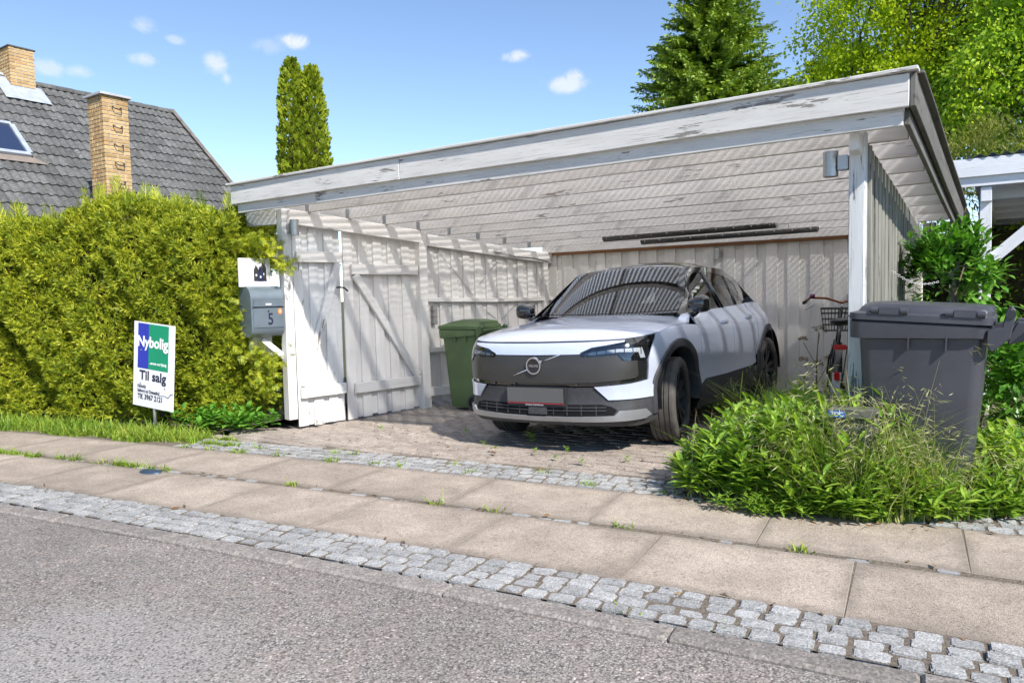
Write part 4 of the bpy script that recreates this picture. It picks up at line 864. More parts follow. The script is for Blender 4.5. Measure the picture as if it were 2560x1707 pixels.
def wheelie_bin(loc, rz_, w, d, h, mat, label, tilt=0, rw=.10, big=False):
    """local +x is the front (lid lip), wheels and handle at -x; w across (y), d deep (x)"""
    B_ = bpy.data.objects.new('wheelie_bin', None); M0 = Matrix.Translation(loc) @ Matrix.Rotation(rz_, 4, 'Z') @ Matrix.Rotation(tilt, 4, 'Y'); link(B_, None, M0); tag(B_, label, 'bin', 'wheelie bins')
    hb = h-.12; bm = bmesh.new(); d0 = d*.80
    rings = [rrect(d0*.96, w*.80, .05, .035, -.02), rrect(d0, w*.83, .06, .07, -.02)]
    for q in (.25, .5, .75, 1.0): rings.append(rrect(d0+(d*.97-d0)*q, w*(.83+.11*q), .065, .07+(hb-.13)*q, -.02+.035*q))
    loft(bm, rings, True, False); bd = shade(bm_done(bm, 'body', mat, B_, M0.copy()), 50)
    # rim collar, deeper at the front
    bm = bmesh.new(); rr = [rrect(d*.985, w*.95, .07, hb-.075, .012), rrect(d*1.06, w*1.02, .07, hb-.07, .03), rrect(d*1.08, w*1.03, .07, hb-.01, .03), rrect(d*1.06, w*1.0, .07, hb+.0, .03)]
    for r_ in rr[:2]:
        for v in r_:
            if v.x > d*.30: v.z -= .035
    loft(bm, rr, True, True); shade(bm_done(bm, 'rim', mat, bd, M0.copy()), 40)
    for q in (-.18, .10):
        for sg in (1, -1): bm = bmesh.new(); bbox(bm, (q*d, sg*(w*.475), hb-.105), (.008, .05, .09)); bm_done(bm, 'gusset', mat, bd, M0.copy())
    # lid
    bm = bmesh.new(); rings = [rrect(d*1.10, w*1.05, .06, hb+.004, .025), rrect(d*1.10, w*1.05, .06, hb+.040, .025), rrect(d*1.02, w*.97, .07, hb+.052, .01)]
    if big: rings += [rrect(d*1.0, w*.95, .07, hb+.075, .0), rrect(d*.95, w*.90, .09, hb+.098, -.005), rrect(d*.7, w*.7, .09, hb+.106, -.01)]
    else: rings += [rrect(d*.80, w*.80, .07, hb+.088, -.05), rrect(d*.45, w*.50, .07, hb+.112, -.05)]
    loft(bm, rings); ld = shade(bm_done(bm, 'lid', mat, B_, M0.copy()), 35)
    bm = bmesh.new(); bbox(bm, (d*.56, 0, hb+.015), (.07, w*.72, .03), Matrix.Identity(4), .01); bm_done(bm, 'lid_lip', mat, ld, M0.copy())
    if big:
        for q in (-.30, .26):
            for sg in (1, -1):
                bm = bmesh.new(); bbox(bm, (q*d, sg*w*.515, hb+.058), (.115, .028, .045), Matrix.Identity(4), .006); lt = bm_done(bm, 'lid_clip', mat, ld, M0.copy())
                for dd in (-.075, .075): bm = bmesh.new(); tube(bm, [(q*d+dd-.018, sg*w*.515, hb+.06), (q*d+dd+.018, sg*w*.515, hb+.06)], .020, 10); bm_done(bm, 'clip_pin', mat, ld, M0.copy(), False)
    # handle block and bar behind
    for sg in (1, -1):
        bm = bmesh.new(); pr = [(-d*.46, hb-.10), (-d*.50, hb-.14), (-d*.62, hb-.06), (-d*.645, hb+.07), (-d*.61, hb+.10), (-d*.575, hb+.07), (-d*.56, hb-.0), (-d*.46, hb-.02)] if big else [(-d*.46, hb-.06), (-d*.50, hb-.10), (-d*.60, hb-.04), (-d*.62, hb+.03), (-d*.58, hb+.05), (-d*.46, hb-.0)]
        y0 = sg*w*.44; fa = [bm.verts.new((x_, y0, z_)) for x_, z_ in pr]; fb = [bm.verts.new((x_, y0+sg*.045, z_)) for x_, z_ in pr]; n = len(pr)
        bm.faces.new(fa); bm.faces.new(fb[::-1])
        for k in range(n): bm.faces.new((fa[k], fa[(k+1) % n], fb[(k+1) % n], fb[k]))
        bmesh.ops.recalc_face_normals(bm, faces=bm.faces); bmesh.ops.bevel(bm, geom=list(bm.edges), offset=.005, segments=1, affect='EDGES'); bm_done(bm, 'hinge_bracket', mat, B_, M0.copy())
        if big:
            bm = bmesh.new(); tube(bm, [(-d*.61, y0+sg*.046, hb+.068), (-d*.61, y0+sg*.052, hb+.068)], .024, 14); bm_done(bm, 'hinge_hole', BLACKP, B_, M0.copy())
            bm = bmesh.new(); pr = [(-d*.60, hb-.10), (-d*.78, hb-.06), (-d*.84, hb+.0), (-d*.83, hb+.025), (-d*.66, hb+.03), (-d*.62, hb-.03)]; y1 = sg*w*.36
            fa = [bm.verts.new((x_, y1, z_)) for x_, z_ in pr]; fb = [bm.verts.new((x_, y1+sg*.03, z_)) for x_, z_ in pr]; n = len(pr); bm.faces.new(fa); bm.faces.new(fb[::-1])
            for k in range(n): bm.faces.new((fa[k], fa[(k+1) % n], fb[(k+1) % n], fb[k]))
            bmesh.ops.recalc_face_normals(bm, faces=bm.faces); bmesh.ops.bevel(bm, geom=list(bm.edges), offset=.006, segments=1, affect='EDGES'); bm_done(bm, 'handle_arm', mat, B_, M0.copy())
        # wheel
        Mw = Matrix.Translation((-d*.36, sg*(w*.45), rw)) @ Matrix.Rotation(-sg*math.pi/2, 4, 'X'); bm = bmesh.new(); lathe(bm, [(rw*.70, -.03), (rw*.92, -.032), (rw, -.022), (rw, .022), (rw*.92, .032), (rw*.72, .028), (rw*.68, .01)], 28, Mw); we = bpy.data.objects.new('wheel', None); link(we, B_, M0 @ Mw); shade(bm_done(bm, 'tyre', TYRE, we, M0.copy()), 40)
        bm = bmesh.new(); lathe(bm, [(.001, .024), (rw*.22, .024), (rw*.26, .012), (rw*.62, .010), (rw*.70, .026), (rw*.71, .0)], 24, Mw); shade(bm_done(bm, 'hub', BLACKP, we, M0.copy()), 30)
    bm = bmesh.new(); tube(bm, [(-d*(.76 if big else .60), -w*.46, hb-.01), (-d*(.76 if big else .60), w*.46, hb-.01)], .016, 10); bm_done(bm, 'handle', mat, B_, M0.copy(), True)
    bm = bmesh.new(); tube(bm, [(-d*.36, -w*.46, rw), (-d*.36, w*.46, rw)], .012, 8); bm_done(bm, 'axle', METAL, B_, M0.copy(), True)
    return B_
BINB = binmat('slate_blue_grey_plastic', (.050, .051, .062), .34); BING = binmat('green_plastic', (.075, .120, .042), .45)
wheelie_bin((-.475, 5.03, -.01), math.pi, .68, .66, 1.17, BINB, 'large slate grey wheelie bin with a flat lid standing in tall weeds', -.055, .13, True)
wheelie_bin((-5.33, 6.98, -.088), math.pi, .50, .55, 1.07, BING, 'green wheelie bin against the fence beside the parked car', 0, .10)

# ------------------------------------------------------------------ for-sale sign
def basis(o, ex, ez):                                    # text plane: x along ex, y along ez
    ex = Vector(ex).normalized(); ez = Vector(ez); ez = (ez-ex*ez.dot(ex)).normalized(); n = ex.cross(ez); o = Vector(o)
    return Matrix([[ex.x, ez.x, n.x, o.x], [ex.y, ez.y, n.y, o.y], [ex.z, ez.z, n.z, o.z], [0, 0, 0, 1]])
SGW = plain('sign_white_board', (.74, .74, .78), .45, 0, .4, .05, 3); SGB = plain('sign_blue_print', (.02, .035, .36), .4, 0, .4, .04); SGG = plain('sign_green_print', (.0, .25, .125), .4, 0, .4, .04); INK = plain('sign_dark_ink', (.02, .025, .055), .5, 0, .3, .1); PWHITE = plain('sign_white_print', (.82, .82, .84), .5, 0, .3, 0)
Lb = Vector((-7.46, 4.02, .225)); Rb = Vector((-6.90, 4.11, .165)); Lt = Vector((-7.475, 4.02, 1.085)); ex = (Rb-Lb); wS = ex.length; M0 = basis(Lb, ex, Lt-Lb); hS = (Lt-Lb).length
SG = empty('sale_sign', (-7.19, 4.06, 0), label='white for sale sign with blue and green panel leaning on a post before the hedge', cat='sign')
def flat(name, x0, y0, x1, y1, z, mat, th=.002, parent=SG):
    bm = bmesh.new(); bbox(bm, ((x0+x1)/2, (y0+y1)/2, z), (x1-x0, y1-y0, th)); return bm_done(bm, name, mat, parent, M0.copy())
bdn = flat('board', 0, 0, wS, hS, -.006, SGW, .012)
sx, sy = wS, hS
flat('blue_panel', .105*sx, .455*sy, .375*sx, .985*sy, .0012, SGB, .0012, bdn); flat('green_panel', .377*sx, .455*sy, .865*sx, .985*sy, .0012, SGG, .0012, bdn)
def T(s, x, y, size, mat, b, x2, shear=0): return text_obj('lettering', s, size, M0 @ Matrix.Translation((x*sx, y*sy, .0032)), mat, bdn, .0006, b, 'LEFT', shear, (x2-x)*sx)
T('Nybolig', .108, .715, .150, PWHITE, .0042, .860); T('.. sammen med Nybolig', .40, .515, .039, PWHITE, .0006, .83, .2); T('Til salg', .16, .325, .132, INK, .0032, .83)
T('Nybolig', .12, .225, .046, INK, .0008, .33); T('Søborg og Dyssegård', .12, .172, .046, INK, .0008, .67); T('Tlf. 3967 2121', .125, .092, .072, INK, .0016, .74)
for bx_, by_ in ((.19, .67), (.80, .665), (.19, .275), (.80, .262)):
    bm = bmesh.new(); tube(bm, [Vector((bx_*sx, by_*sy, -.002)), Vector((bx_*sx, by_*sy, .006))], .007, 8); bm_done(bm, 'bolt', ZINC, bdn, M0.copy())
bm = bmesh.new(); cr = [(.62, .17), (.70, .165), (.80, .175), (.88, .158), (.93, .20), (1.0, .215), (1.0, .205), (.935, .19), (.885, .148), (.80, .168), (.70, .158), (.62, .165)]; bm.faces.new([bm.verts.new((a*sx, b*sy, .0015)) for a, b in cr]); bm_done(bm, 'crack', INK, bdn, M0.copy())
mid = M0 @ Vector((sx*.5, 0, -.025)); top_ = M0 @ Vector((sx*.5, sy*.8, -.03)); tube_obj('post', [(mid.x+.01, mid.y-.01, -.10), tuple(mid), tuple(top_)], .016, ZINC, SG, 10); board('foot_bar', (mid.x-.16, mid.y-.05, .055), (mid.x+.13, mid.y+.03, .008), .03, .012, (0, 0, 1), DARKM, SG)
# ------------------------------------------------------------------ letterbox, notice board
MBX = plain('blue_grey_enamel', (.16, .20, .235), .32, .35, .5, .10, 4); e = empty('letterbox', (-6.34, 4.87, .88), label='blue grey metal letterbox with number 5 fixed by the gate post', cat='letterbox'); Mb = Matrix.Translation((-6.282, 4.7925, .885)) @ Matrix.Rotation(math.radians(81.4), 4, 'Z') @ Matrix.Diagonal((.80, 1, 1, 1))
def side_profile(bm, prof, x0, x1):
    fa = [bm.verts.new((x0, a, b)) for a, b in prof]; fb = [bm.verts.new((x1, a, b)) for a, b in prof]; n = len(prof); bm.faces.new(fa); bm.faces.new(fb[::-1])
    for k in range(n): bm.faces.new((fa[k], fa[(k+1) % n], fb[(k+1) % n], fb[k]))
    bmesh.ops.recalc_face_normals(bm, faces=bm.faces)
pr = [(.19, .02), (.19, .51)]+[(.19-.12-.12*math.sin(a)+.0, .39+.13*math.cos(a)-.005) for a in np.linspace(.1, math.pi/2, 8)]+[(-.05, .12)]+[(-.05+.09-.09*math.cos(a), .10-.10*math.sin(a)) for a in np.linspace(0, math.pi/2, 7)]
bm = bmesh.new(); side_profile(bm, pr, -.225, .225); bx0 = shade(bm_done(bm, 'case', MBX, e, Mb), 35)
def mbox(name, c, d, mat, par=None, bev=.002): bm = bmesh.new(); bbox(bm, c, d, Matrix.Identity(4), bev); return bm_done(bm, name, mat, par or e, Mb)
fl_ = mbox('flap', (.005, -.056, .345), (.40, .010, .08), MBX, None, .003); mbox('flap_edge', (.005, -.060, .302), (.43, .012, .006), DARKM, fl_); mbox('name_strip', (.005, -.0625, .330), (.075, .003, .014), PWHITE, fl_, 0)
dr_ = mbox('door', (.005, -.053, .195), (.405, .006, .20), MBX); tube_obj('lock', [tuple(Mb @ Vector((.005, -.055, .262))), tuple(Mb @ Vector((.005, -.064, .262)))], .009, DARKM, dr_, 12)
Mf = Mb @ Matrix.Translation((-.01, -.0575, .125)) @ Matrix.Rotation(math.pi/2, 4, 'X'); text_obj('number', '5', .165, Mf, INK, dr_, .0008, .003)
ORG = plain('orange_sticker', (.75, .20, .03), .5); bm = bmesh.new(); tube(bm, [(.165, -.0562, .255), (.165, -.0575, .255)], .030, 24); st_ = bm_done(bm, 'sticker', ORG, dr_, Mb); text_obj('sticker_mark', 'G', .034, Mb @ Matrix.Translation((.153, -.058, .244)) @ Matrix.Rotation(math.pi/2, 4, 'X'), PWHITE, dr_, .0004, .0006)
board('bracket', (-6.36, 4.80, .86), (-6.31, 5.02, .66), .06, .03, (0, 0, 1), WHITE, e); board('support_board', (-6.47, 4.86, .66), (-6.47, 4.86, 1.36), .28, .02, (0, 1, 0), WHITE, e)
NB = empty('notice_board', (-6.36, 4.97, 1.42), label='small white notice board with three black gabled house shapes above the letterbox', cat='sign')
Mn = Matrix.Translation((-6.352, 4.735, 1.412)) @ Matrix.Rotation(math.radians(81.4), 4, 'Z') @ Matrix.Diagonal((.78, 1, .80, 1))
def nbx(name, c, d, mat, bev=.002, par=None): bm = bmesh.new(); bbox(bm, c, d, Matrix.Identity(4), bev); return bm_done(bm, name, mat, par or NB, Mn)
bk = nbx('panel', (0, 0, .155), (.44, .02, .36), WHITE); nbx('sheet', (-.01, -.0125, .165), (.36, .004, .27), SGW, 0, bk)
for hx, hw, h0, h1, dz_, mm in ((.015, .07, .14, .21, 0, SHIELD), (.115, .085, .165, .25, 0, CLAD), (.07, .085, .10, .19, -.004, INK)):
    bm = bmesh.new(); P = [(-hw/2, 0), (hw/2, 0), (hw/2, h0), (0, h1), (-hw/2, h0)]; fa = [bm.verts.new((hx+a, -.0155+dz_, .045+b)) for a, b in P]; fb = [bm.verts.new((hx+a, -.0135, .045+b)) for a, b in P]; bm.faces.new(fa)
    for k in range(5): bm.faces.new((fa[k], fb[k], fb[(k+1) % 5], fa[(k+1) % 5]))
    bmesh.ops.recalc_face_normals(bm, faces=bm.faces); hs = bm_done(bm, 'house_shape', mm, bk, Mn); nbx('window_print', (hx, -.0165+dz_, .045+h0*.55), (.018, .002, .026), PWHITE, 0, bk)
for k in range(3): nbx('print_line', (-.10, -.0148, .235+.018*k), (.10-.02*k, .0012, .005), INK, 0, bk)
# ------------------------------------------------------------------ telecom cabinet
TG = plain('grey_green_plastic', (.12, .12, .10), .6, 0, .4, .15); e = empty('telecom_cabinet', (-.72, 4.50, 0), label='low grey cabinet with a blue TDC plate half hidden in the weeds', cat='cabinet'); Mc = Matrix.Translation((-.745, 4.575, -.022))
bm = bmesh.new(); bbox(bm, (0, 0, .255), (.235, .16, .55), Matrix.Identity(4), .008); cb = bm_done(bm, 'case', TG, e, Mc); bm = bmesh.new(); bbox(bm, (0, -.004, .552), (.262, .19, .050), Matrix.Identity(4), .008); ld_ = bm_done(bm, 'lid', TG, e, Mc)
BLU = plain('blue_plate', (.005, .13, .55), .35, 0, .5, .03); bm = bmesh.new(); bbox(bm, (-.080, -.1002, .552), (.085, .004, .036)); bm_done(bm, 'plate', BLU, ld_, Mc); text_obj('plate_lettering', 'TDC', .033, Mc @ Matrix.Translation((-.1115, -.1028, .541)) @ Matrix.Rotation(math.pi/2, 4, 'X'), PWHITE, ld_, .0005, .0009)

# ------------------------------------------------------------------ bicycle against the right wall, tail towards the street
BK = plain('bicycle_black', (.012, .012, .013), .3, 0, .5, .1); RUST = plain('brown_bar', (.26, .085, .035), .35, .5); REDL = plain('red_reflector', (.55, .008, .012), .25, 0, .6, 0); GRYM = plain('white_mudguard_tail', (.50, .50, .48), .5); BASK = plain('basket_wire', (.03, .03, .03), .5, .6)
bk0 = Vector((-1.39, 7.25, 0)); bk1 = Vector((-1.60, 8.30, 0)); fw = (bk1-bk0).normalized(); sdv = Vector((fw.y, -fw.x, 0)); lean = Vector((sdv.x*.10, sdv.y*.10, 0))
BI = empty('bicycle', tuple(bk0), label='black bicycle with wire basket and red tail reflectors leaning behind the front post', cat='bicycle')
def bp(a, side, z): return bk0+fw*a+sdv*side+lean*z+Vector((0, 0, z))      # along, sideways, up
def btube(name, pts, r, mat=BK, par=None, seg=8): return tube_obj(name, [tuple(bp(*p)) for p in pts], r, mat, par or BI, seg)
for a0 in (0.0, 1.06):
    w0 = empty('wheel', tuple(bp(a0, 0, .34)), parent=BI); ring = [bp(a0+.335*math.cos(t_), 0, .34+.335*math.sin(t_)) for t_ in np.linspace(0, 2*math.pi, 41)]
    tube_obj('tyre', [tuple(p) for p in ring], .018, TYRE, w0, 8); tube_obj('rim', [tuple(bp(a0+.312*math.cos(t_), 0, .34+.312*math.sin(t_))) for t_ in np.linspace(0, 2*math.pi, 33)], .009, METAL, w0, 6)
    bm = bmesh.new(); o_ = wm(w0).inverted()
    for k in range(18):
        t_ = 2*math.pi*k/18; tube(bm, [o_ @ bp(a0, .03*(-1)**k, .34), o_ @ bp(a0+.31*math.cos(t_), 0, .34+.31*math.sin(t_))], .0016, 4, False)
    sp = bm_done(bm, 'spokes', METAL, w0); sp['kind'] = 'stuff'
    tube_obj('hub', [tuple(bp(a0, -.05, .34)), tuple(bp(a0, .05, .34))], .022, METAL, w0, 10)
    V = []; F = []; A_ = np.linspace(.2 if a0 else .25, math.pi*1.02, 16) if not a0 else np.linspace(.0, 2.6, 14); A_ = np.linspace(.5, math.pi+.35, 18) if not a0 else np.linspace(.35, math.pi-.1, 16)
    for t_ in A_:
        for q in (-.032, 0, .032): V.append(tuple(bp(a0+(.375-(.012 if q else 0))*math.cos(t_), q, .34+(.375-(.012 if q else 0))*math.sin(t_))))
    for i in range(len(A_)-1):
        for j in range(2): F.append((3*i+j, 3*i+j+1, 3*i+4+j, 3*i+3+j))
    mk('mudguard', V, F, BK, BI, smooth=True)
V = []; F = []
for t_ in np.linspace(math.pi*.86, math.pi+.36, 8):
    for q in (-.036, 0, .036): V.append(tuple(bp(.383*math.cos(t_), q, .34+.383*math.sin(t_))))
for i in range(7):
    for j in range(2): F.append((3*i+j, 3*i+j+1, 3*i+4+j, 3*i+3+j))
mk('mudguard_tail', V, F, GRYM, BI, smooth=True)
btube('seat_tube', [(.42, 0, .30), (.30, 0, .80)], .016); btube('seat_post', [(.30, 0, .78), (.28, 0, .88)], .013, METAL); btube('down_tube', [(.42, 0, .30), (.62, 0, .42), (.86, 0, .72)], .018); btube('head_tube', [(.85, 0, .66), (.82, 0, .86)], .020); btube('stem', [(.82, 0, .84), (.79, 0, 1.04), (.76, 0, 1.08)], .013, CHROME)
for q in (-.06, .06): btube('chain_stay', [(.42, q*.6, .30), (0, q, .34)], .010); btube('seat_stay', [(.30, q*.4, .72), (0, q, .34)], .009); btube('fork_blade', [(.86, q*.5, .66), (.93, q, .5), (1.06, q, .34)], .011)
btube('handlebar', [(.58, .33, 1.12), (.68, .30, 1.15), (.76, .15, 1.14), (.76, 0, 1.09), (.76, -.15, 1.14), (.68, -.30, 1.15), (.58, -.33, 1.12)], .012, RUST)
for q in (.30, -.30): btube('grip', [(.48, q*1.17, 1.10), (.60, q*1.09, 1.125)], .017)
btube('bell', [(.64, -.28, 1.15), (.64, -.28, 1.185)], .024, plain('purple_bell', (.16, .03, .12), .3), None, 12); btube('brake_lever', [(.66, -.26, 1.075), (.55, -.33, 1.03)], .006, METAL)
rk = btube('rack', [(.25, -.06, .70), (-.30, -.06, .72), (-.33, 0, .72), (-.30, .06, .72), (.25, .06, .70)], .006)
for q in (-.06, .06): btube('rack_leg', [(-.25, q, .72), (0, q, .34)], .005, BK, rk)
bm = bmesh.new(); bmesh.ops.create_uvsphere(bm, u_segments=16, v_segments=10, radius=1); Ms = Matrix.Translation(bp(.26, 0, .92)) @ Matrix.Rotation(math.atan2(fw.y, fw.x), 4, 'Z')
for v in bm.verts: wd = .10 if v.co.x < 0 else .10-.06*v.co.x; v.co = Vector((v.co.x*.14, v.co.y*wd, v.co.z*.035+(.01 if v.co.x < -.3 else 0)))
bm_done(bm, 'saddle', BK, BI, Ms, True)
bm = bmesh.new(); bbox(bm, (0, 0, 0), (.02, .11, .045), Matrix.Identity(4), .006); bm_done(bm, 'rear_light', REDL, BI, Matrix.Translation(bp(-.345, 0, .725)) @ Matrix.Rotation(math.atan2(fw.y, fw.x), 4, 'Z'))
bm = bmesh.new(); bbox(bm, (0, 0, 0), (.016, .045, .075), Matrix.Identity(4), .006); bm_done(bm, 'rear_reflector', REDL, BI, Matrix.Translation(bp(-.392, 0, .475)) @ Matrix.Rotation(math.atan2(fw.y, fw.x), 4, 'Z'))
bm = bmesh.new(); o_ = wm(BI).inverted()
def bq(a, s_, z): return o_ @ bp(a, s_, z)
for z_, sc_ in ((.80, .72), (.86, .80), (.92, .88), (.98, .95), (1.03, 1.0)): tube(bm, [bq(.98-.14*sc_, -.19*sc_, z_), bq(.98+.14*sc_, -.19*sc_, z_), bq(.98+.14*sc_, .19*sc_, z_), bq(.98-.14*sc_, .19*sc_, z_), bq(.98-.14*sc_, -.19*sc_, z_)], .004 if z_ < 1 else .007, 4, False)
for u in np.linspace(-1, 1, 12):
    for s_ in (-1, 1): tube(bm, [bq(.98+.14*.72*s_, .19*.72*u, .80), bq(.98+.14*s_, .19*u, 1.03)], .0028, 4, False); tube(bm, [bq(.98+.14*.72*u, .19*.72*s_, .80), bq(.98+.14*u, .19*s_, 1.03)], .0028, 4, False)
bo = bm_done(bm, 'basket', BASK, BI); bo['kind'] = 'stuff'
btube('chain_case', [(.42, .07, .30), (.0, .07, .34)], .028, BK); btube('crank', [(.42, .02, .30), (.42, .10, .30), (.48, .10, .16)], .010, METAL)

# small blue valve cover let into the pavement joint
e = empty('valve_cover', (-5.30, 2.96, 0), label='small blue grey oval valve cover in the grassy pavement joint', cat='cover'); bm = bmesh.new(); rg = lathe(bm, [(.002, .010), (.050, .010), (.054, .006), (.060, .009), (.066, .006), (.068, -.01)], 24, Matrix.Diagonal((1.5, .8, 1, 1))); bm_done(bm, 'lid', plain('blue_iron', (.05, .085, .13), .5, .4), e, Matrix.Translation((-5.30, 2.96, .0)) @ Matrix.Rotation(.15, 4, 'Z'), True)
# ------------------------------------------------------------------ neighbour house: tiled roof, two brick chimneys, roof window
HS = empty('house', (-18, 7, 0), label='house with grey pantile roof and two yellow brick chimneys behind the hedge', cat='house')
def tilemat():
    t = NT('grey_concrete_tile'); v = t.vec(); nz = t.noise(v, 9, 5, .65); sp = t.n('ShaderNodeTexVoronoi', {'Vector': v, 'Scale': 26}); li = t.noise(v, 30, 4, .7)
    c = t.mix(t.ramp(nz.outputs[0], (.3, 0.0), (.7, 1.0)), (.070, .070, .070), (.130, .130, .128)); c = t.mix(t.ramp(li.outputs[0], (.56, 0.0), (.70, .7)), c, (.34, .34, .33)); c = t.mix(t.ramp(t.noise(v, 5, 3).outputs[0], (.62, 0.0), (.75, .6)), c, (.09, .085, .06))
    rv = t.math('MULTIPLY_ADD', t.oi.outputs['Random'], .45); rv.node.inputs[2].default_value = .75; c = t.mix(1.0, c, rv, 'MULTIPLY'); b = t.bsdf(Base_Color=c, Roughness=.9, Specular_IOR_Level=.25); t.set(b.inputs['Normal'], t.bump(li.outputs[0], .5, .006)); return t.done(b)
TILE = tilemat(); ROOFX, ROOFZ, PIT = -17.7, 6.04, .9
sdn = Vector((1, 0, -PIT)).normalized(); nrm = Vector((PIT, 0, 1)).normalized()
def RP(d, y, h=0.): p = Vector((ROOFX, y, ROOFZ))+sdn*d+nrm*h; return p
G_ = .345; WT = .30
def tile_me():
    V = []; F = []; N = 12
    for j, (dd, lift) in enumerate(((-.02, .0), (.40, .032), (.40, .006))):
        for i in range(N+1): u = i/N*WT*1.005; w = .5-.5*math.cos(4*math.pi*i/N); V.append((u, dd, lift+.030*w))
    for j in range(2):
        for i in range(N): F.append((j*(N+1)+i, j*(N+1)+i+1, (j+1)*(N+1)+i+1, (j+1)*(N+1)+i))
    me = bpy.data.meshes.new('tile'); me.from_pydata(V, [], F); me.materials.append(TILE); me.polygons.foreach_set('use_smooth', [True]*len(F)); me.set_sharp_from_angle(angle=math.radians(50)); return me
TM = tile_me(); Rm = Matrix([[0, sdn.x, nrm.x, 0], [1, 0, 0, 0], [0, sdn.z, nrm.z, 0], [0, 0, 0, 1]])
RF = empty('roof', (-17.7, 7, 6.04), parent=HS); cells = []
skyw = (2.0, 3.02, 5.72, 6.62)                            # roof window: d0,d1,y0,y1
for i in range(17):
    for j in range(34):
        y = 10.9-WT*(j+1); d = i*G_+.02
        if skyw[0]-.1 < d+.1 < skyw[1]-.05 and skyw[2]-.1 < y+.15 < skyw[3]+.1: continue
        cells.append((0 if (d < 4.9-.42*max(0, 0) and y > 4.4) else 1, d, y))
vis = [c for c in cells if c[0] == 0]; vis.sort(key=lambda c: -c[2]); near = vis[:300]; rest = vis[300:]+[c for c in cells if c[0]]
def tM(d, y): p = RP(d, y, .02); return Matrix.Translation(p) @ Rm @ Matrix.Rotation(random.uniform(-.006, .006), 4, 'Z') @ Matrix.Translation((0, 0, random.uniform(-.003, .003)))
for _, d, y in near: link(bpy.data.objects.new('roof_tile', TM), RF, tM(d, y))
V = []; F = []
for _, d, y in rest:
    M_ = tM(d, y); b = len(V); V += [tuple(M_ @ v.co) for v in TM.vertices]; F += [tuple(b+i for i in p.vertices) for p in TM.polygons]
o = mk('far_roof_tiles', V, F, TILE, RF, smooth=True); o['kind'] = 'stuff'
# ridge tiles, verge, slabs below the tiles, walls
for k in range(26):
    y = 10.95-.40*k; bm = bmesh.new(); A_ = np.linspace(-.2, math.pi+.2, 9); R0 = [[bm.verts.new((r_*math.cos(a)*1.1, yy, r_*math.sin(a)*.8)) for a in A_] for yy, r_ in ((0, .125), (-.43, .115))]
    for i in range(8): bm.faces.new((R0[0][i], R0[0][i+1], R0[1][i+1], R0[1][i]))
    o = bm_done(bm, 'ridge_tile', TILE, RF, Matrix.Translation((ROOFX, y, ROOFZ-.01)), True)
WALLB = plain('house_wall_plaster', (.55, .50, .42), .9)
a, b = RP(0, 0, -.04), RP(6.1, 0, -.04)
V = [(a.x, -8, a.z), (b.x, -8, b.z), (b.x, 10.88, b.z), (a.x, 10.88, a.z), (-23, -8, a.z-.9*5.3), (-23, 10.88, a.z-.9*5.3)]; mk('roof_deck', V, [(0, 1, 2, 3), (4, 0, 3, 5)], plain('roof_underlay', (.05, .05, .05), .9), RF)
VRG = plain('verge_board', (.16, .14, .12), .8, 0, .3, .3)
board('verge_board', tuple(RP(-.02, 10.93, .0)), tuple(RP(6.1, 10.93, .0)), .16, .03, tuple(nrm), VRG, RF); board('verge_cap', tuple(RP(-.02, 10.93, .095)), tuple(RP(6.1, 10.93, .095)), .10, .025, (0, 1, 0), VRG, RF)
bm = bmesh.new(); V = [(-13.9, -8, -.3), (-21.9, -8, -.3), (-21.9, 10.7, -.3), (-13.9, 10.7, -.3), (-13.9, -8, 2.45), (-21.9, -8, 2.1), (-21.9, 10.7, 2.1), (-13.9, 10.7, 2.45), (-17.7, 10.7, 5.85), (-17.7, -8, 5.85)]
mk('wall', V, [(0, 3, 7, 4), (2, 1, 5, 6), (3, 2, 6, 8, 7), (1, 0, 4, 9, 5)], WALLB, HS)
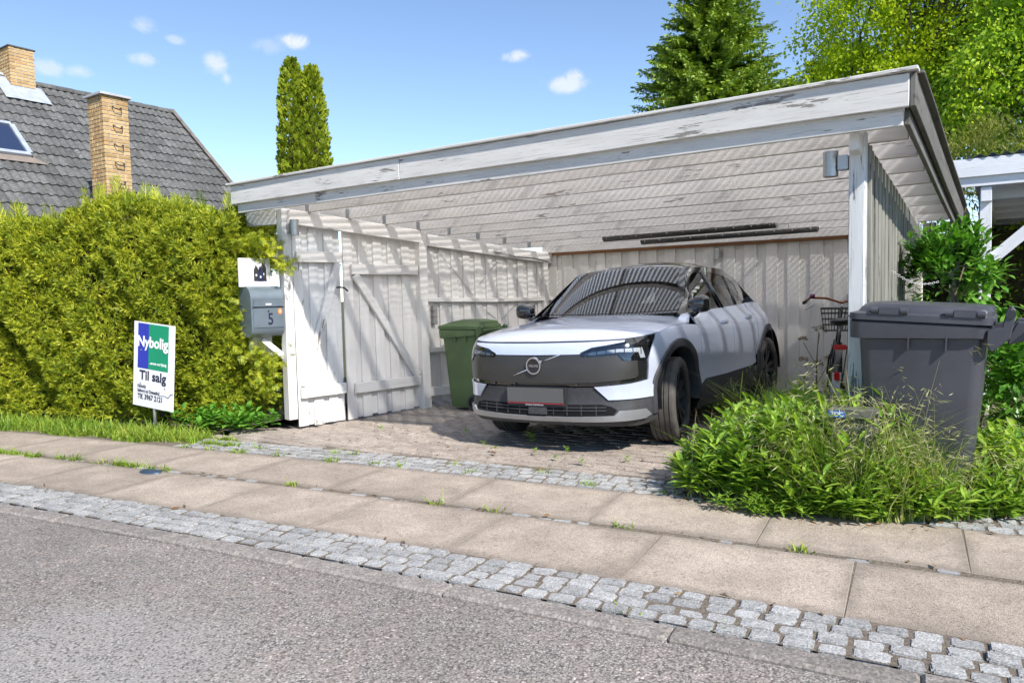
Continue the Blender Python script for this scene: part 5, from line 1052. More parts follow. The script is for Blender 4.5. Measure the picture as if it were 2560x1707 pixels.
# chimneys
def brickmat():
    t = NT('yellow_brick'); v = t.vec(); nz = t.noise(v, 18, 5, .65); c = t.ramp(t.oi.outputs['Random'], (.0, (.37, .235, .105)), (.35, (.47, .32, .16)), (.7, (.54, .385, .20)), (1.0, (.44, .27, .12))); c = t.mix(1.0, c, t.ramp(nz.outputs[0], (.3, .75), (.7, 1.2)), 'MULTIPLY')
    b = t.bsdf(Base_Color=c, Roughness=.9, Specular_IOR_Level=.2); t.set(b.inputs['Normal'], t.bump(nz.outputs[0], .6, .006)); return t.done(b)
BRK = brickmat(); MORT = plain('mortar', (.42, .38, .32), .95, 0, .2, .2)
def brick_me(l): return box_me(l, .104, .055, .004, BRK)
def chimney(x1, y0, wx, wy, ztop, nc, zbase, name='chimney'):
    """x1: face towards +x, y0: face towards -y"""
    C_ = empty(name, (x1-wx/2, y0+wy/2, zbase), parent=HS); bm = bmesh.new(); bbox(bm, (x1-wx/2, y0+wy/2, (ztop-.02+zbase)/2), (wx-.016, wy-.016, ztop-.02-zbase)); bm_done(bm, 'core', MORT, C_, Matrix.Identity(4))
    for i in range(nc):
        z = ztop-.03-.067*i; odd = i % 2
        for face in range(4):
            L = wy if face in (0, 2) else wx; cuts = []; q = 0.0
            seq = ([.224]*4 if odd else [.108]+[.224]*4); lim = L-(.0 if face in (0, 2) else .108*0)
            a = 0.0 if face in (0, 2) else .110; lim = L if face in (0, 2) else L-.110
            while a < lim-.02:
                l = min(seq[min(len(cuts), len(seq)-1)], lim-a); cuts.append((a, l)); a += l+.012
            for a, l in cuts:
                if l < .03: continue
                m = a+l/2
                if face == 0: p, r_ = (x1-.052, y0+m, z), math.pi/2
                elif face == 2: p, r_ = (x1-wx+.052, y0+m, z), math.pi/2
                elif face == 1: p, r_ = (x1-m, y0+.052, z), 0
                else: p, r_ = (x1-m, y0+wy-.052, z), 0
                link(bpy.data.objects.new('brick', brick_me(round(l, 2))), C_, Matrix.Translation((p[0]+random.uniform(-.002, .002), p[1]+random.uniform(-.002, .002), p[2])) @ Matrix.Rotation(r_+random.uniform(-.006, .006), 4, 'Z'))
    return C_
c2 = chimney(-13.2, 6.87, .50, .46, 4.90, 30, -.3)
bm = bmesh.new(); bbox(bm, (-13.45, 7.10, 4.925), (.60, .56, .045), Matrix.Identity(4), .006); bm_done(bm, 'cap', plain('chimney_cap', (.42, .42, .44), .6), c2, Matrix.Identity(4))
for k in range(7):
    z = 4.70-.325*k; tube_obj('rung', [(-13.21, 7.05, z+.02), (-13.16, 7.03, z+.025), (-13.135, 7.05, z-.015), (-13.135, 7.17, z-.03), (-13.16, 7.19, z+.02), (-13.21, 7.18, z+.02)], .009, BLACKP, c2, 6, False)
c1 = chimney(-17.35, 7.17, .62, .49, 6.66, 13, 5.3)
bm = bmesh.new(); bbox(bm, (-17.66, 7.415, 6.67), (.66, .53, .03), Matrix.Identity(4), .004); bm_done(bm, 'cap', plain('chimney_cap_dark', (.09, .085, .08), .8), c1, Matrix.Identity(4))
FLASH = plain('lead_flashing', (.42, .46, .52), .5, .3, .5, .15)
def quad(name, P, mat, par): return mk(name, [tuple(p) for p in P], [tuple(range(len(P)))], mat, par)
f_ = quad('flashing', [RP(.30, 7.06, .10), RP(.88, 7.02, .085), RP(.88, 7.80, .085), RP(.30, 7.78, .10)], FLASH, c1); quad('flashing', [(-17.343, 7.13, 5.70), (-17.343, 7.68, 5.70), (-17.343, 7.68, 5.86), (-17.343, 7.13, 5.86)], FLASH, c1)
quad('flashing', [(-17.97, 7.162, 6.08), (-17.34, 7.162, 5.70), (-17.34, 7.162, 5.90), (-17.97, 7.162, 6.30)], FLASH, c1); quad('flashing', [RP(-.1, 6.92, .09), RP(.9, 6.92, .09), RP(.9, 7.17, .10), RP(-.1, 7.17, .10)], FLASH, c1)
# roof window
RWN = empty('roof_window', tuple(RP(2.5, 6.2)), parent=HS); d0, d1, y0, y1 = skyw
for n_, a, b in (('frame', RP(d0, y0, .09), RP(d0, y1, .09)), ('frame', RP(d1, y0, .09), RP(d1, y1, .09))): board(n_, tuple(a), tuple(b), .09, .10, tuple(sdn), FLASH, RWN)
for n_, a, b in (('frame', RP(d0+.046, y0, .092), RP(d1-.046, y0, .092)), ('frame', RP(d0+.046, y1, .092), RP(d1-.046, y1, .092))): board(n_, tuple(a), tuple(b), .09, .10, (0, 1, 0), FLASH, RWN)
quad('pane', [RP(d0, y0, .11), RP(d1, y0, .11), RP(d1, y1, .11), RP(d0, y1, .11)], plain('roof_pane', (.02, .03, .07), .03, 0, 1.0, 0, coat=1), RWN)
quad('apron', [RP(d1+.05, y0-.05, .085), RP(d1+.22, y0-.05, .075), RP(d1+.22, y1+.25, .075), RP(d1+.05, y1+.05, .085)], plain('brown_apron', (.20, .165, .14), .7), RWN)
# ------------------------------------------------------------------ neighbour's carport to the right
NC = empty('neighbour_carport', (1.0, 10.5, 0), label='neighbouring white timber carport with corrugated roof behind the rose bush', cat='carport'); ny0 = 9.55
board('fascia_board', (-.60, ny0, 2.505), (5.0, ny0, 2.505), .195, .03, UZ, NBRW, NC); board('lower_fascia_board', (-.55, ny0+.035, 2.36), (5.0, ny0+.035, 2.36), .11, .03, UZ, NBRW, NC)
for i in range(9): board('rafter', (-.32, ny0+.5+.5*i, 2.28-.04*i), (5.0, ny0+.5+.5*i, 2.28-.04*i), .17, .045, UZ, NBRW, NC)
board('post', (-.27, ny0+.15, -.1), (-.27, ny0+.15, 2.30), .11, .10, (1, 0, 0), NBRW, NC); board('beam', (-.265, ny0+.04, 2.215), (-.265, ny0+4.6, 2.0), .15, .10, UZ, NBRW, NC); board('brace', (-.2, ny0+.16, 1.52), (.62, ny0+.16, 2.29), .12, .045, UZ, NBRW, NC)
xs = np.arange(-.45, 5, .019); V = [(x, y, 2.625-.06*(y-ny0)+.018*math.sin(2*math.pi*x/.12)) for x in xs for y in (ny0-.03, ny0+5)]; F = [(2*i, 2*i+2, 2*i+3, 2*i+1) for i in range(len(xs)-1)]
mk('roof_sheet', V, F, plain('blue_grey_sheet', (.22, .28, .40), .4), NC, smooth=True)
DK = plain('old_plaster', (.34, .33, .33), .9, 0, .2, .25); V = [(-.5, ny0+4.8, -.2), (5.5, ny0+4.8, -.2), (5.5, ny0+4.8, 2.6), (-.5, ny0+4.8, 2.6), (5.5, ny0, -.2), (5.5, ny0, 2.6)]; mk('back_wall', V, [(0, 1, 2, 3), (1, 4, 5, 2)], DK, NC)
mk('side_wall', [(-.62, ny0+.3, -.2), (-.62, ny0+4.8, -.2), (-.62, ny0+4.8, 2.4), (-.62, ny0+.3, 2.5)], [(0, 1, 2, 3)], GREYW, NC)
# ------------------------------------------------------------------ vegetation
def leafmat(name, cols, trans=.35, rough=.5, spec=.3, nsc=1.6, namp=.9):
    t = NT(name); gi = t.n('ShaderNodeNewGeometry'); n = len(cols)
    big = t.noise(t.tc.outputs['Object'], nsc, 3, .7); f = t.math('ADD', t.math('MULTIPLY', gi.outputs['Random Per Island'], .6), t.math('MULTIPLY_ADD', big.outputs[0], namp)); f.node.inputs[1].links[0].from_node.inputs[2].default_value = .25-namp*.5
    c = t.ramp(f, *[(i/(n-1), tuple(q)) for i, q in enumerate(cols)])
    b = t.bsdf(Base_Color=c, Roughness=rough, Specular_IOR_Level=spec); tl = t.n('ShaderNodeBsdfTranslucent', {0: t.mix(1.0, c, (1.25, 1.25, .6), 'MULTIPLY')})
    return t.done(t.n('ShaderNodeMixShader', {0: trans, 1: b.outputs[0], 2: tl.outputs[0]}))
BARK = plain('bark', (.12, .095, .07), .95, 0, .2, .35, 9, .01, bscale=30)
def unit(v): return v/(np.linalg.norm(v, axis=-1, keepdims=True)+1e-9)
def frames(dirs, spin=None, up=None):
    """rows: x = dir, y, z; spin random about dir"""
    d = unit(dirs); a = np.where(np.abs(d[:, 2:3]) < .95, np.array([[0, 0, 1.]]), np.array([[1., 0, 0]])) if up is None else up
    y = unit(np.cross(a, d)); z = np.cross(d, y)
    if spin is not None:
        c, s = np.cos(spin)[:, None], np.sin(spin)[:, None]; y, z = y*c+z*s, z*c-y*s
    return np.stack([d, y, z], 1)
def scatter(T, pos, fr, sc):
    """T (k,4,3) quads -> V,F"""
    k = len(T); P = T.reshape(-1, 3); V = np.einsum('pi,nij->npj', P, fr)*np.asarray(sc).reshape(-1, 1, 1)+pos[:, None, :]
    n = len(pos); return V.reshape(-1, 3), np.arange(n*k*4).reshape(-1, 4)
def diamond(a, b, w, lift=0., side=(0, 1, 0)):
    a = np.array(a, float); b = np.array(b, float); s = np.array(side, float); m = a*.45+b*.55; m2 = m+np.array([0, 0, lift]); return np.array([a, m2+s*w, b, m2-s*w])
def join(parts):
    Vs, Fs = [], []; o = 0
    for V, F in parts: Vs.append(V); Fs.append(F+o); o += len(V)
    return np.vstack(Vs), np.vstack(Fs)
def rnd(n, a, b): return RNG.uniform(a, b, n)
# conifer spray: flat fan of scale-leaf twigs along x
def spray3(L, n, w, ang, seed):
    r = random.Random(seed); Q = []
    for i in range(2*n+1):
        a = r.uniform(0, 6.28); e = r.uniform(.25, 1.0)*ang; x = L*r.uniform(0, .45); d = np.array([math.cos(e), math.sin(e)*math.cos(a), math.sin(e)*math.sin(a)]); sd = np.cross(d, [r.uniform(-1, 1), r.uniform(-1, 1), r.uniform(-1, 1)]); sd /= np.linalg.norm(sd)+1e-6
        Q.append(diamond((x, 0, 0), np.array((x, 0, 0))+d*L*r.uniform(.4, .75), w*r.uniform(.7, 1.2), 0, sd))
    return np.array(Q)
def spray(L=.16, n=4, w=.012, ang=.75):
    Q = [diamond((0, 0, 0), (L, 0, 0), w)]
    for i in range(n):
        x = L*(.12+.72*i/n); l = L*(.55-.30*i/n)
        for s in (1, -1): d = np.array([math.cos(ang), s*math.sin(ang), .12*(i % 2)]); Q.append(diamond((x, 0, 0), np.array((x, 0, 0))+d*l, w*.85, 0, (-d[1], d[0], 0)))
    return np.array(Q)
THUJ = leafmat('thuja_hedge_leaf', [(.045, .085, .010), (.12, .185, .016), (.27, .33, .022), (.46, .48, .035), (.58, .57, .06)], .28, nsc=4, namp=1.0)
THUJ2 = leafmat('thuja_tree_leaf', [(0.091, 0.155, 0.017), (0.200, 0.281, 0.023), (0.345, 0.409, 0.030), (0.454, 0.491, 0.042)], .25)
SPRU = leafmat('spruce_needles', [(0.079, 0.143, 0.035), (0.157, 0.261, 0.044), (0.288, 0.405, 0.050), (0.392, 0.497, 0.063)], .15)
MAPL = leafmat('spring_maple_leaf', [(0.139, 0.234, 0.014), (0.291, 0.423, 0.016), (0.460, 0.577, 0.020), (0.583, 0.660, 0.026)], .5)
GREN = leafmat('green_tree_leaf', [(0.093, 0.200, 0.020), (0.198, 0.352, 0.028), (0.370, 0.528, 0.031), (0.581, 0.656, 0.039)], .45)
PRIV = leafmat('olive_shrub_leaf', [(0.070, 0.105, 0.028), (0.168, 0.196, 0.056), (0.308, 0.329, 0.098), (0.448, 0.448, 0.168)], .3)
ROSE = leafmat('rose_leaf', [(0.031, 0.121, 0.014), (0.070, 0.213, 0.022), (0.139, 0.327, 0.041), (0.248, 0.440, 0.068)], .35, .35, .5)
WEED = leafmat('weed_leaf', [(0.076, 0.171, 0.025), (0.159, 0.297, 0.036), (0.277, 0.434, 0.052), (0.447, 0.562, 0.103)], .4, .4, .45)
GRAS = leafmat('grass_blade', [(.05, .13, .014), (0.067, 0.146, 0.016), (0.133, 0.253, 0.027), (0.239, 0.359, 0.053), (0.399, 0.439, 0.133), (0.559, 0.545, 0.266)], .35)
TURF = leafmat('turf_blade', [(0.076, 0.162, 0.019), (0.151, 0.270, 0.029), (0.265, 0.378, 0.041), (0.454, 0.432, 0.097)], .35)
DRY = leafmat('dry_seed_head', [(.16, .12, .06), (.26, .20, .11), (.34, .28, .17)], .2)
# --- hedge: clipped mass with bumpy skin
H0 = np.array([-13.2, 2.86]); H1 = np.array([-6.80, 4.96]); hd = (H1-H0)/np.linalg.norm(H1-H0); hn = np.array([hd[1], -hd[0]]); HL = float(np.linalg.norm(H1-H0))
def lump(a, b, seed): return .075*np.sin(a*3.1+seed)*np.cos(b*2.7+seed*1.7)+.06*np.sin(a*7.3+b*5.1+seed*2)+.03*np.sin(a*15+b*13)
def hedge_pts(n):
    """points and outward normals on front, top and right end"""
    P = []; N = []
    kind = RNG.choice(3, n, p=[.62, .23, .15]); a = RNG.uniform(0, 1, n); b = RNG.uniform(0, 1, n)
    zt = lambda s: 2.27+.09*np.sin(s*1.3)+.05*np.sin(s*3.7+1)-.24*smooth01(HL-1.0, HL+.05, s)
    s = np.where(kind == 2, HL, .9+a*(HL-.9)); hw = .50
    z = .04+b*(zt(s)-.04)
    bulge = .10*np.sin(np.clip(z/2.4, 0, 1)*math.pi)+lump(s, z, 1.0)
    o = np.where(kind == 0, hw+bulge-.18*smooth01(1.9, 2.4, z), 0)
    o = np.where(kind == 1, (2*b-1)*hw*.95, o); o = np.where(kind == 2, (2*a-1)*hw, o)
    z = np.where(kind == 1, zt(s)+lump(s, o*2, 2.)*.8-.12*(np.abs(o)/hw)**3, z)
    ext = np.where(kind == 2, .02+.17*np.sin(np.clip(z/2.2, 0, 1)*math.pi)+lump(o, z, 3.)-.24*np.exp(-((z-1.22)/.34)**2)*(o > -.6), 0)
    s = s+ext; xy = H0+hd*s[:, None]+hn*o[:, None]
    nr = np.where((kind == 0)[:, None], np.array([hn[0], hn[1], .35]), np.where((kind == 1)[:, None], np.array([hn[0]*.25, hn[1]*.25, 1.0]), np.array([hd[0], hd[1], .3])))
    return np.c_[xy, z], unit(nr)
n = 46000; P, N = hedge_pts(n); dep = RNG.exponential(.07, n); cl_ = np.sin(P[:, 0]*11+P[:, 2]*5)*np.sin(P[:, 1]*13-P[:, 2]*9+1)*np.sin(P[:, 2]*12+P[:, 0]*4); P = P-N*(dep+.07*(cl_ < -.12))[:, None]+N*(.045*np.clip(cl_, 0, 1))[:, None]; d = N+RNG.normal(0, .55, (n, 3))+np.array([0, 0, .25]); fr_ = frames(d, rnd(n, 0, 6.28)); sc_ = rnd(n, .6, 1.3); V, F = join([scatter(spray3(.092, 4, .0050, .9, 50+q), P[q::6], fr_[q::6], sc_[q::6]) for q in range(6)])
n2 = 420; P2, N2 = hedge_pts(n2*3); up_ = N2[:, 2] > .8; P2 = P2[up_][:120]; d2 = np.array([0, 0, 1.])+RNG.normal(0, .18, (len(P2), 3)); V2, F2 = scatter(spray(.22, 6, .006, .5), P2-np.array([0, 0, .03]), frames(d2, rnd(len(P2), 0, 6.28)), rnd(len(P2), .7, 1.5))
# sprigs reaching past the letterbox
S3 = np.array([(-6.62, 4.62, 1.62), (-6.60, 4.60, 1.45), (-6.60, 4.58, 1.28), (-6.58, 4.58, 1.10), (-6.56, 4.60, .95), (-6.55, 4.62, .80), (-6.48, 4.70, 1.86), (-6.40, 4.72, 1.82), (-6.32, 4.78, 1.80), (-6.22, 4.95, 1.64), (-6.30, 4.86, 1.78), (-6.45, 4.72, .70), (-6.35, 4.76, .66), (-6.25, 4.80, .62), (-6.40, 4.74, .50), (-6.32, 4.74, .40)])
n3 = 1300; k = RNG.integers(0, len(S3), n3); P3 = S3[k]+RNG.normal(0, (.08, .05, .055), (n3, 3)); d3 = np.array([.8, .05, -.25])+RNG.normal(0, .5, (n3, 3)); V3, F3 = scatter(spray(.10, 4, .0052), P3, frames(d3, rnd(n3, 0, 6.28)), rnd(n3, .6, 1.15))
V, F = join([(V, F), (V2, F2), (V3, F3)])
HG = empty('hedge', (-9, 4, 0), label='dense yellow green conifer hedge along the footpath beside the gate', cat='hedge'); mk_np('foliage', V, F, THUJ, HG, origin=(-9, 4, 0))
# twiggy inner mass
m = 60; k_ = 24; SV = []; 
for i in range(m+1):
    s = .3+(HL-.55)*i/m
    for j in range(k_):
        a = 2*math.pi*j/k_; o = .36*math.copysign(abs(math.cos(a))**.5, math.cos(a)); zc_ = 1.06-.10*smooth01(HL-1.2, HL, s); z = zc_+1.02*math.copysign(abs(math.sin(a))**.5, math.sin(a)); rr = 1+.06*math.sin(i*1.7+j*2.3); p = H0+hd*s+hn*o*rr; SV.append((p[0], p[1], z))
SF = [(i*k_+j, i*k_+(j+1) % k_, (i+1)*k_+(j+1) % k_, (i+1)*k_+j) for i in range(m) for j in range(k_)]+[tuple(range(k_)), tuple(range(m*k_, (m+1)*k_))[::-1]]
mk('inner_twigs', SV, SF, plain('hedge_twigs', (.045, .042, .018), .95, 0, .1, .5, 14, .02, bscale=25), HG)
# --- verge grass (uneven turf in front of the hedge) and other grass
def blades(P, h, lean, wid=.006, seg=3, curl=.5):
    n = len(P); az_ = rnd(n, 0, 6.28); dirs = np.c_[np.cos(az_), np.sin(az_), 0*az_]; sd = np.c_[-np.sin(az_), np.cos(az_), 0*az_]; Vs = []; T = np.linspace(0, 1, seg+1)
    for t in T:
        up = h*(t-.28*curl*t*t); off = (lean*h)*(t**1.8)
        c = P+dirs*off[:, None]+np.c_[0*up, 0*up, up]; w = (wid*(1-t)**.7+.0008)
        Vs.append(c-sd*np.asarray(w).reshape(-1, 1)); Vs.append(c+sd*np.asarray(w).reshape(-1, 1))
    A = np.stack(Vs, 1); m = A.shape[1]; base = (np.arange(n)*m)[:, None]
    F = np.concatenate([base+np.array([[2*i, 2*i+1, 2*i+3, 2*i+2]]) for i in range(seg)], 0); return A.reshape(-1, 3), F
n = 9000; s = rnd(n, -8.9, -5.75); v = 1.34+RNG.beta(1.3, 1.6, n)*.60; pts = np.array([spos(a, b, -.02) for a, b in zip(s, v)]); keep = (v < 1.50+.55*smooth01(-5.6, -6.2, s)+.1*np.sin(s*9)) & (v > 1.40+.05*np.sin(s*7)+.02*np.sin(s*23)+.10*smooth01(-6.4, -5.8, s)); pts = pts[keep]; h = RNG.gamma(4, .015, len(pts))+.02
V, F = blades(pts, h, rnd(len(pts), .2, 1.0), .0045); tg = mk_np('verge_grass', V, F, TURF, None, origin=(-7, 4, 0)); tag(tg, 'strip of unmown grass along the foot of the hedge', 'grass', kind='stuff')
# joint grass in the pavement
pts = []
for x0, x1, v0, n in ((-7.6, -6.6, .66, 500), (-6.4, -6.15, .69, 120), (-5.95, -5.1, .69, 320), (-4.1, -3.9, .70, 30), (-3.0, -.2, .69, 90), (-5.8, -3.4, 1.37, 160), (-4.6, -1.5, 1.42, 110), (-4.4, -1.6, 1.62, 90), (-5.7, -5.0, 1.55, 300), (-1.6, -.7, -.30, 10), (-5.9, -5.5, 1.74, 240)):
    cs = rnd(max(2, n//22), x0, x1); k = RNG.integers(0, len(cs), n); xx = cs[k]+RNG.normal(0, .03, n); vv = v0+RNG.normal(0, .02, n); pts += [spos(a, b, -.012) for a, b in zip(xx, vv)]
pts = np.array(pts); V, F = blades(pts, RNG.gamma(3, .009, len(pts))+.010, rnd(len(pts), .5, 1.6), .0035, 2); o = mk_np('joint_grass', V, F, TURF, None, origin=(-3, 4, 0)); tag(o, 'tufts of grass growing in the paving joints', 'grass', kind='stuff')
# --- leaf templates
def lance(L=1., w=.16, fold=.06, droop=.18, seg=3):
    Q = []; T = np.linspace(0, 1, seg+1); wd = lambda t: w*math.sin(math.pi*min(1, t*.92+.06))**.8 if t < 1 else 0.0
    for i in range(seg):
        a, b = T[i], T[i+1]; za, zb = -droop*a*a, -droop*b*b
        for s in (1, -1): Q.append(np.array([(a*L, 0, za), (b*L, 0, zb), (b*L, s*wd(b), zb+fold*(1 if wd(b) else 0)), (a*L, s*wd(a), za+fold*(1 if wd(a) else 0))]))
    return np.array(Q)
LN = lance()
def plants(base, h, nl, L, droop0=.4, mat=None, tilt=.25):
    """whorled leafy stems -> leaf transforms"""
    pos = []; dr = []; sc = []; st = []
    for b, hh in zip(base, h):
        ax = np.array([RNG.normal(0, tilt), RNG.normal(0, tilt), 1.]); ax /= np.linalg.norm(ax); st.append((b, b+ax*hh))
        for i in range(nl):
            t = (.25+.75*(i+.5)/nl); a = i*2.4+RNG.uniform(0, 1); e = .15+.75*t+RNG.normal(0, .15); pos.append(b+ax*hh*t); dr.append((math.cos(a)*math.cos(e), math.sin(a)*math.cos(e), math.sin(e)-.15)); sc.append(L*(1.15-.5*abs(t-.6))*RNG.uniform(.75, 1.2))
    return np.array(pos), np.array(dr), np.array(sc), st
def inpoly(P, poly): return inside(P[:, 0], P[:, 1], np.asarray(poly, float))
WP = [(-1.84, 4.60), (-1.62, 4.22), (-1.2, 4.12), (-.75, 4.22), (-.35, 4.45), (.05, 4.75), (.3, 4.95), (.3, 5.6), (-.05, 5.6), (-.9, 5.2), (-.95, 6.0), (-1.35, 6.0), (-1.56, 5.2)]
B0 = np.c_[rnd(2600, -2.1, .35), rnd(2600, 4.05, 6.2), np.zeros(2600)]; B0 = B0[inpoly(B0, WP)]
edge = np.minimum.reduce([np.hypot(*(B0[:, :2]-np.array(q)).T) for q in densify(WP, .1)]); lf = (B0[:, 0] < -.75) | (RNG.random(len(B0)) < .42); BL = B0[lf][:640]; hh = (.20+.36*np.clip(edge[lf][:640]/.24, 0, 1))*rnd(len(BL), .75, 1.12)
hh = hh*np.where(BL[:, 0] > -.9, 1.02, .95)*(.55+.45*smooth01(-1.85, -1.25, BL[:, 0]))
hh = np.where((np.abs(BL[:, 0]+.80) < .14) & (BL[:, 1] < 4.56), hh*.58, hh)*np.where(BL[:, 0] > -.45, .74, 1); pos, dr_, sc, st = plants(BL, hh, 13, .105); V, F = scatter(LN, pos, frames(dr_), sc)
bm_parts = [(V, F)]
lw = mk_np('leafy_weeds', V, F, WEED, None, origin=(-1.2, 4.8, 0)); tag(lw, 'mass of leafy green weeds spilling over the driveway corner', 'weeds', kind='stuff')
V, F = blades(np.array([s_[0] for s_ in st]), np.array([s_[1][2]-s_[0][2] for s_ in st])*1.0, rnd(len(st), 0, .1), .004, 2, 0); 
# feathery low plants at the path edge
FB = np.array([(-1.28+.10*i*.8, 4.10+.012*i*i*.5, 0) for i in range(5)]); FB = FB[RNG.integers(0, 5, 46)]+RNG.normal(0, (.07, .03, 0), (46, 3)); pos, dr_, sc, st2 = plants(FB, rnd(46, .05, .13), 11, .055, tilt=.5); V2, F2 = scatter(lance(1, .12, .03, .3, 2), pos, frames(dr_), sc)
o = mk_np('feathery_weeds', *join([(V2, F2)]), WEED, None, origin=(-1.1, 4.1, 0)); tag(o, 'low feathery weeds at the edge of the footpath slabs', 'weeds', kind='stuff')
FE = densify([(-.85, 4.19), (-.6, 4.25), (-.3, 4.44), (.05, 4.74), (.3, 4.96), (.05, 4.76), (-.3, 4.46), (-.6, 4.27)], .03); FE = np.c_[FE[RNG.integers(0, len(FE), 130)]+RNG.normal(0, (.03, .035), (130, 2)), np.zeros(130)]; pos, dr_, sc, st2 = plants(FE, RNG.gamma(4, .035, 130)+.04, 9, .085, tilt=.4); V2, F2 = scatter(LN, pos, frames(dr_), sc); o = mk_np('edge_weeds', V2, F2, WEED, None, origin=(-.3, 4.5, 0)); tag(o, 'low leafy weeds along the front of the tall grass', 'weeds', kind='stuff')
# tall grass with nodding heads
GP = [(-.95, 4.28), (-.55, 4.32), (-.2, 4.55), (.12, 4.85), (.25, 5.1), (-.1, 4.72), (-.5, 4.52), (-.95, 4.6)]
A = np.c_[rnd(15000, -1.9, .35), rnd(15000, 4.1, 5.3), np.zeros(15000)]; w1 = inpoly(A, [(-1.05, 4.22), (-.6, 4.22), (-.2, 4.5), (.1, 4.78), (.3, 5.0), (.3, 5.2), (-.15, 4.62), (-1.0, 4.66), (-1.25, 4.45)]); w2 = inpoly(A, WP) & (RNG.random(len(A)) < .07); G0 = A[w1 | w2]
hh = np.where(w1[w1 | w2], RNG.normal(.36, .12, len(G0)), RNG.normal(.34, .10, len(G0))); hh = np.clip(hh*np.where((G0[:, 0] > -.95) & (G0[:, 0] < -.25), 1.25, .90), .12, .95)*(.55+.45*smooth01(.0, .16, np.minimum.reduce([np.hypot(*(G0[:, :2]-np.array(q)).T) for q in densify(WP, .1)])))
V, F = blades(G0, hh, rnd(len(G0), .3, 1.1), .0040, 4, .6); hs = (RNG.random(len(G0)) < .30) & ~((np.abs(G0[:, 0]+.80) < .10) & (G0[:, 1] < 4.5))
# seed heads: thin awned strips near the tips
HP = G0[hs]; hhh = hh[hs]*1.12; az_ = rnd(len(HP), 0, 6.28); tip = HP+np.c_[np.cos(az_)*hhh*.28, np.sin(az_)*hhh*.28, hhh*.92]
stalk, sf = blades(HP, hhh, rnd(len(HP), .2, .35), .0018, 4, .3)
rep = 7; tp = np.repeat(tip, rep, 0)+RNG.normal(0, .025, (len(tip)*rep, 3)); dd = np.repeat(np.c_[np.cos(az_), np.sin(az_), 0*az_-.35], rep, 0)+RNG.normal(0, .35, (len(tip)*rep, 3)); V2, F2 = scatter(np.array([diamond((0, 0, 0), (.055, 0, 0), .0022)]), tp, frames(dd, rnd(len(tp), 0, 6)), rnd(len(tp), .6, 1.2))
o = mk_np('seed_heads', *join([(stalk, sf), (V2, F2)]), leafmat('pale_seed_head', [(.20, .24, .07), (.36, .36, .16), (.52, .50, .30)], .3), None, origin=(-.5, 4.6, 0)); tag(o, 'pale nodding seed heads on thin stalks above the tall grass', 'grass', kind='stuff')
o = mk_np('tall_grass', V, F, GRAS, None, origin=(-.5, 4.6, 0)); tag(o, 'tall wild grass with nodding heads before the slate grey bin', 'grass', kind='stuff')
DS = B0[RNG.integers(0, len(B0), 70)]; V, F = blades(DS, rnd(70, .25, .6), rnd(70, .1, .5), .0035, 4, .2); o = mk_np('dead_stems', V, F, DRY, None, origin=(-1.2, 4.8, 0)); tag(o, 'dry straw coloured stems standing among the leafy weeds', 'weeds', kind='stuff')
# arching dry grass clump beside the car
C0 = np.array([-1.52, 5.75, 0])+RNG.normal(0, (.10, .12, 0), (260, 3)); h0 = RNG.normal(.52, .14, 260); V, F = blades(C0, h0, rnd(260, .4, 1.0), .0032, 4, .7); tp = C0[:150]+np.c_[RNG.normal(0, .18, 150), RNG.normal(0, .15, 150), h0[:150]*.8]; tp = np.repeat(tp, 6, 0)+RNG.normal(0, .03, (900, 3)); V2, F2 = scatter(np.array([diamond((0, 0, 0), (.06, 0, 0), .0028)]), tp, frames(RNG.normal(0, 1, (900, 3))*[1, 1, .5]-np.array([0, 0, .6])), rnd(900, .6, 1.2))
o = mk_np('brome_grass', *join([(V, F), (V2, F2)]), GRAS, None, origin=(-1.75, 5.7, 0)); tag(o, 'clump of arching pale seed grass beside the car sill', 'grass', kind='stuff')
# rough greenery at the foot of the front post and bicycle
B1 = np.c_[rnd(60, -2.0, -1.0), rnd(60, 6.0, 8.9), np.zeros(60)]; pos, dr_, sc, st2 = plants(B1, rnd(60, .08, .28), 8, .085); V, F = scatter(LN, pos, frames(dr_), sc)
o = mk_np('wall_foot_weeds', V, F, WEED, None, origin=(-1.5, 7.5, 0)); tag(o, 'scattered low weeds around the bicycle wheels', 'weeds', kind='stuff')
# broad leaves at the right end of the hedge
B2 = np.c_[rnd(46, -6.95, -6.0), rnd(46, 4.15, 4.62), np.full(46, -.02)]; pos, dr_, sc, st2 = plants(B2, rnd(46, .12, .26), 8, .10, tilt=.3); V, F = scatter(lance(1, .24, .05, .25), pos, frames(dr_), sc)
o = mk_np('ground_elder', V, F, ROSE, None, origin=(-6.4, 4.4, 0)); tag(o, 'bright broad leaved weeds at the hedge foot by the gate', 'weeds', kind='stuff')
# dead leaves and bits of straw
n = 520; ed = densify(WP[:7], .02); k = RNG.integers(0, len(ed), n); P = np.c_[ed[k]+RNG.normal(0, (.10, .07), (n, 2)), np.full(n, .004)]; m2 = 160; P = np.vstack([P, np.c_[rnd(m2, -5.8, -1.9), rnd(m2, 4.35, 5.4), np.full(m2, .004)], np.array([spos(a, b, .004) for a, b in zip(rnd(150, -7.5, .3), RNG.choice([.68, 1.40, -.02], 150)+RNG.normal(0, .03, 150))])])
d_ = RNG.normal(0, 1, (len(P), 3))*[1, 1, .12]; V, F = scatter(np.array([diamond((0, 0, 0), (1, 0, .1), .22, .08)]), P, frames(d_, RNG.normal(0, .4, len(P))), RNG.gamma(3, .007, len(P))+.006); o = mk_np('leaf_litter', V, F, leafmat('dead_leaf', [(.09, .05, .025), (.17, .10, .05), (.26, .19, .11)], .1), None, origin=(-2, 4.5, 0)); tag(o, 'scattered dead leaves and straw on the paving', 'litter', kind='stuff')
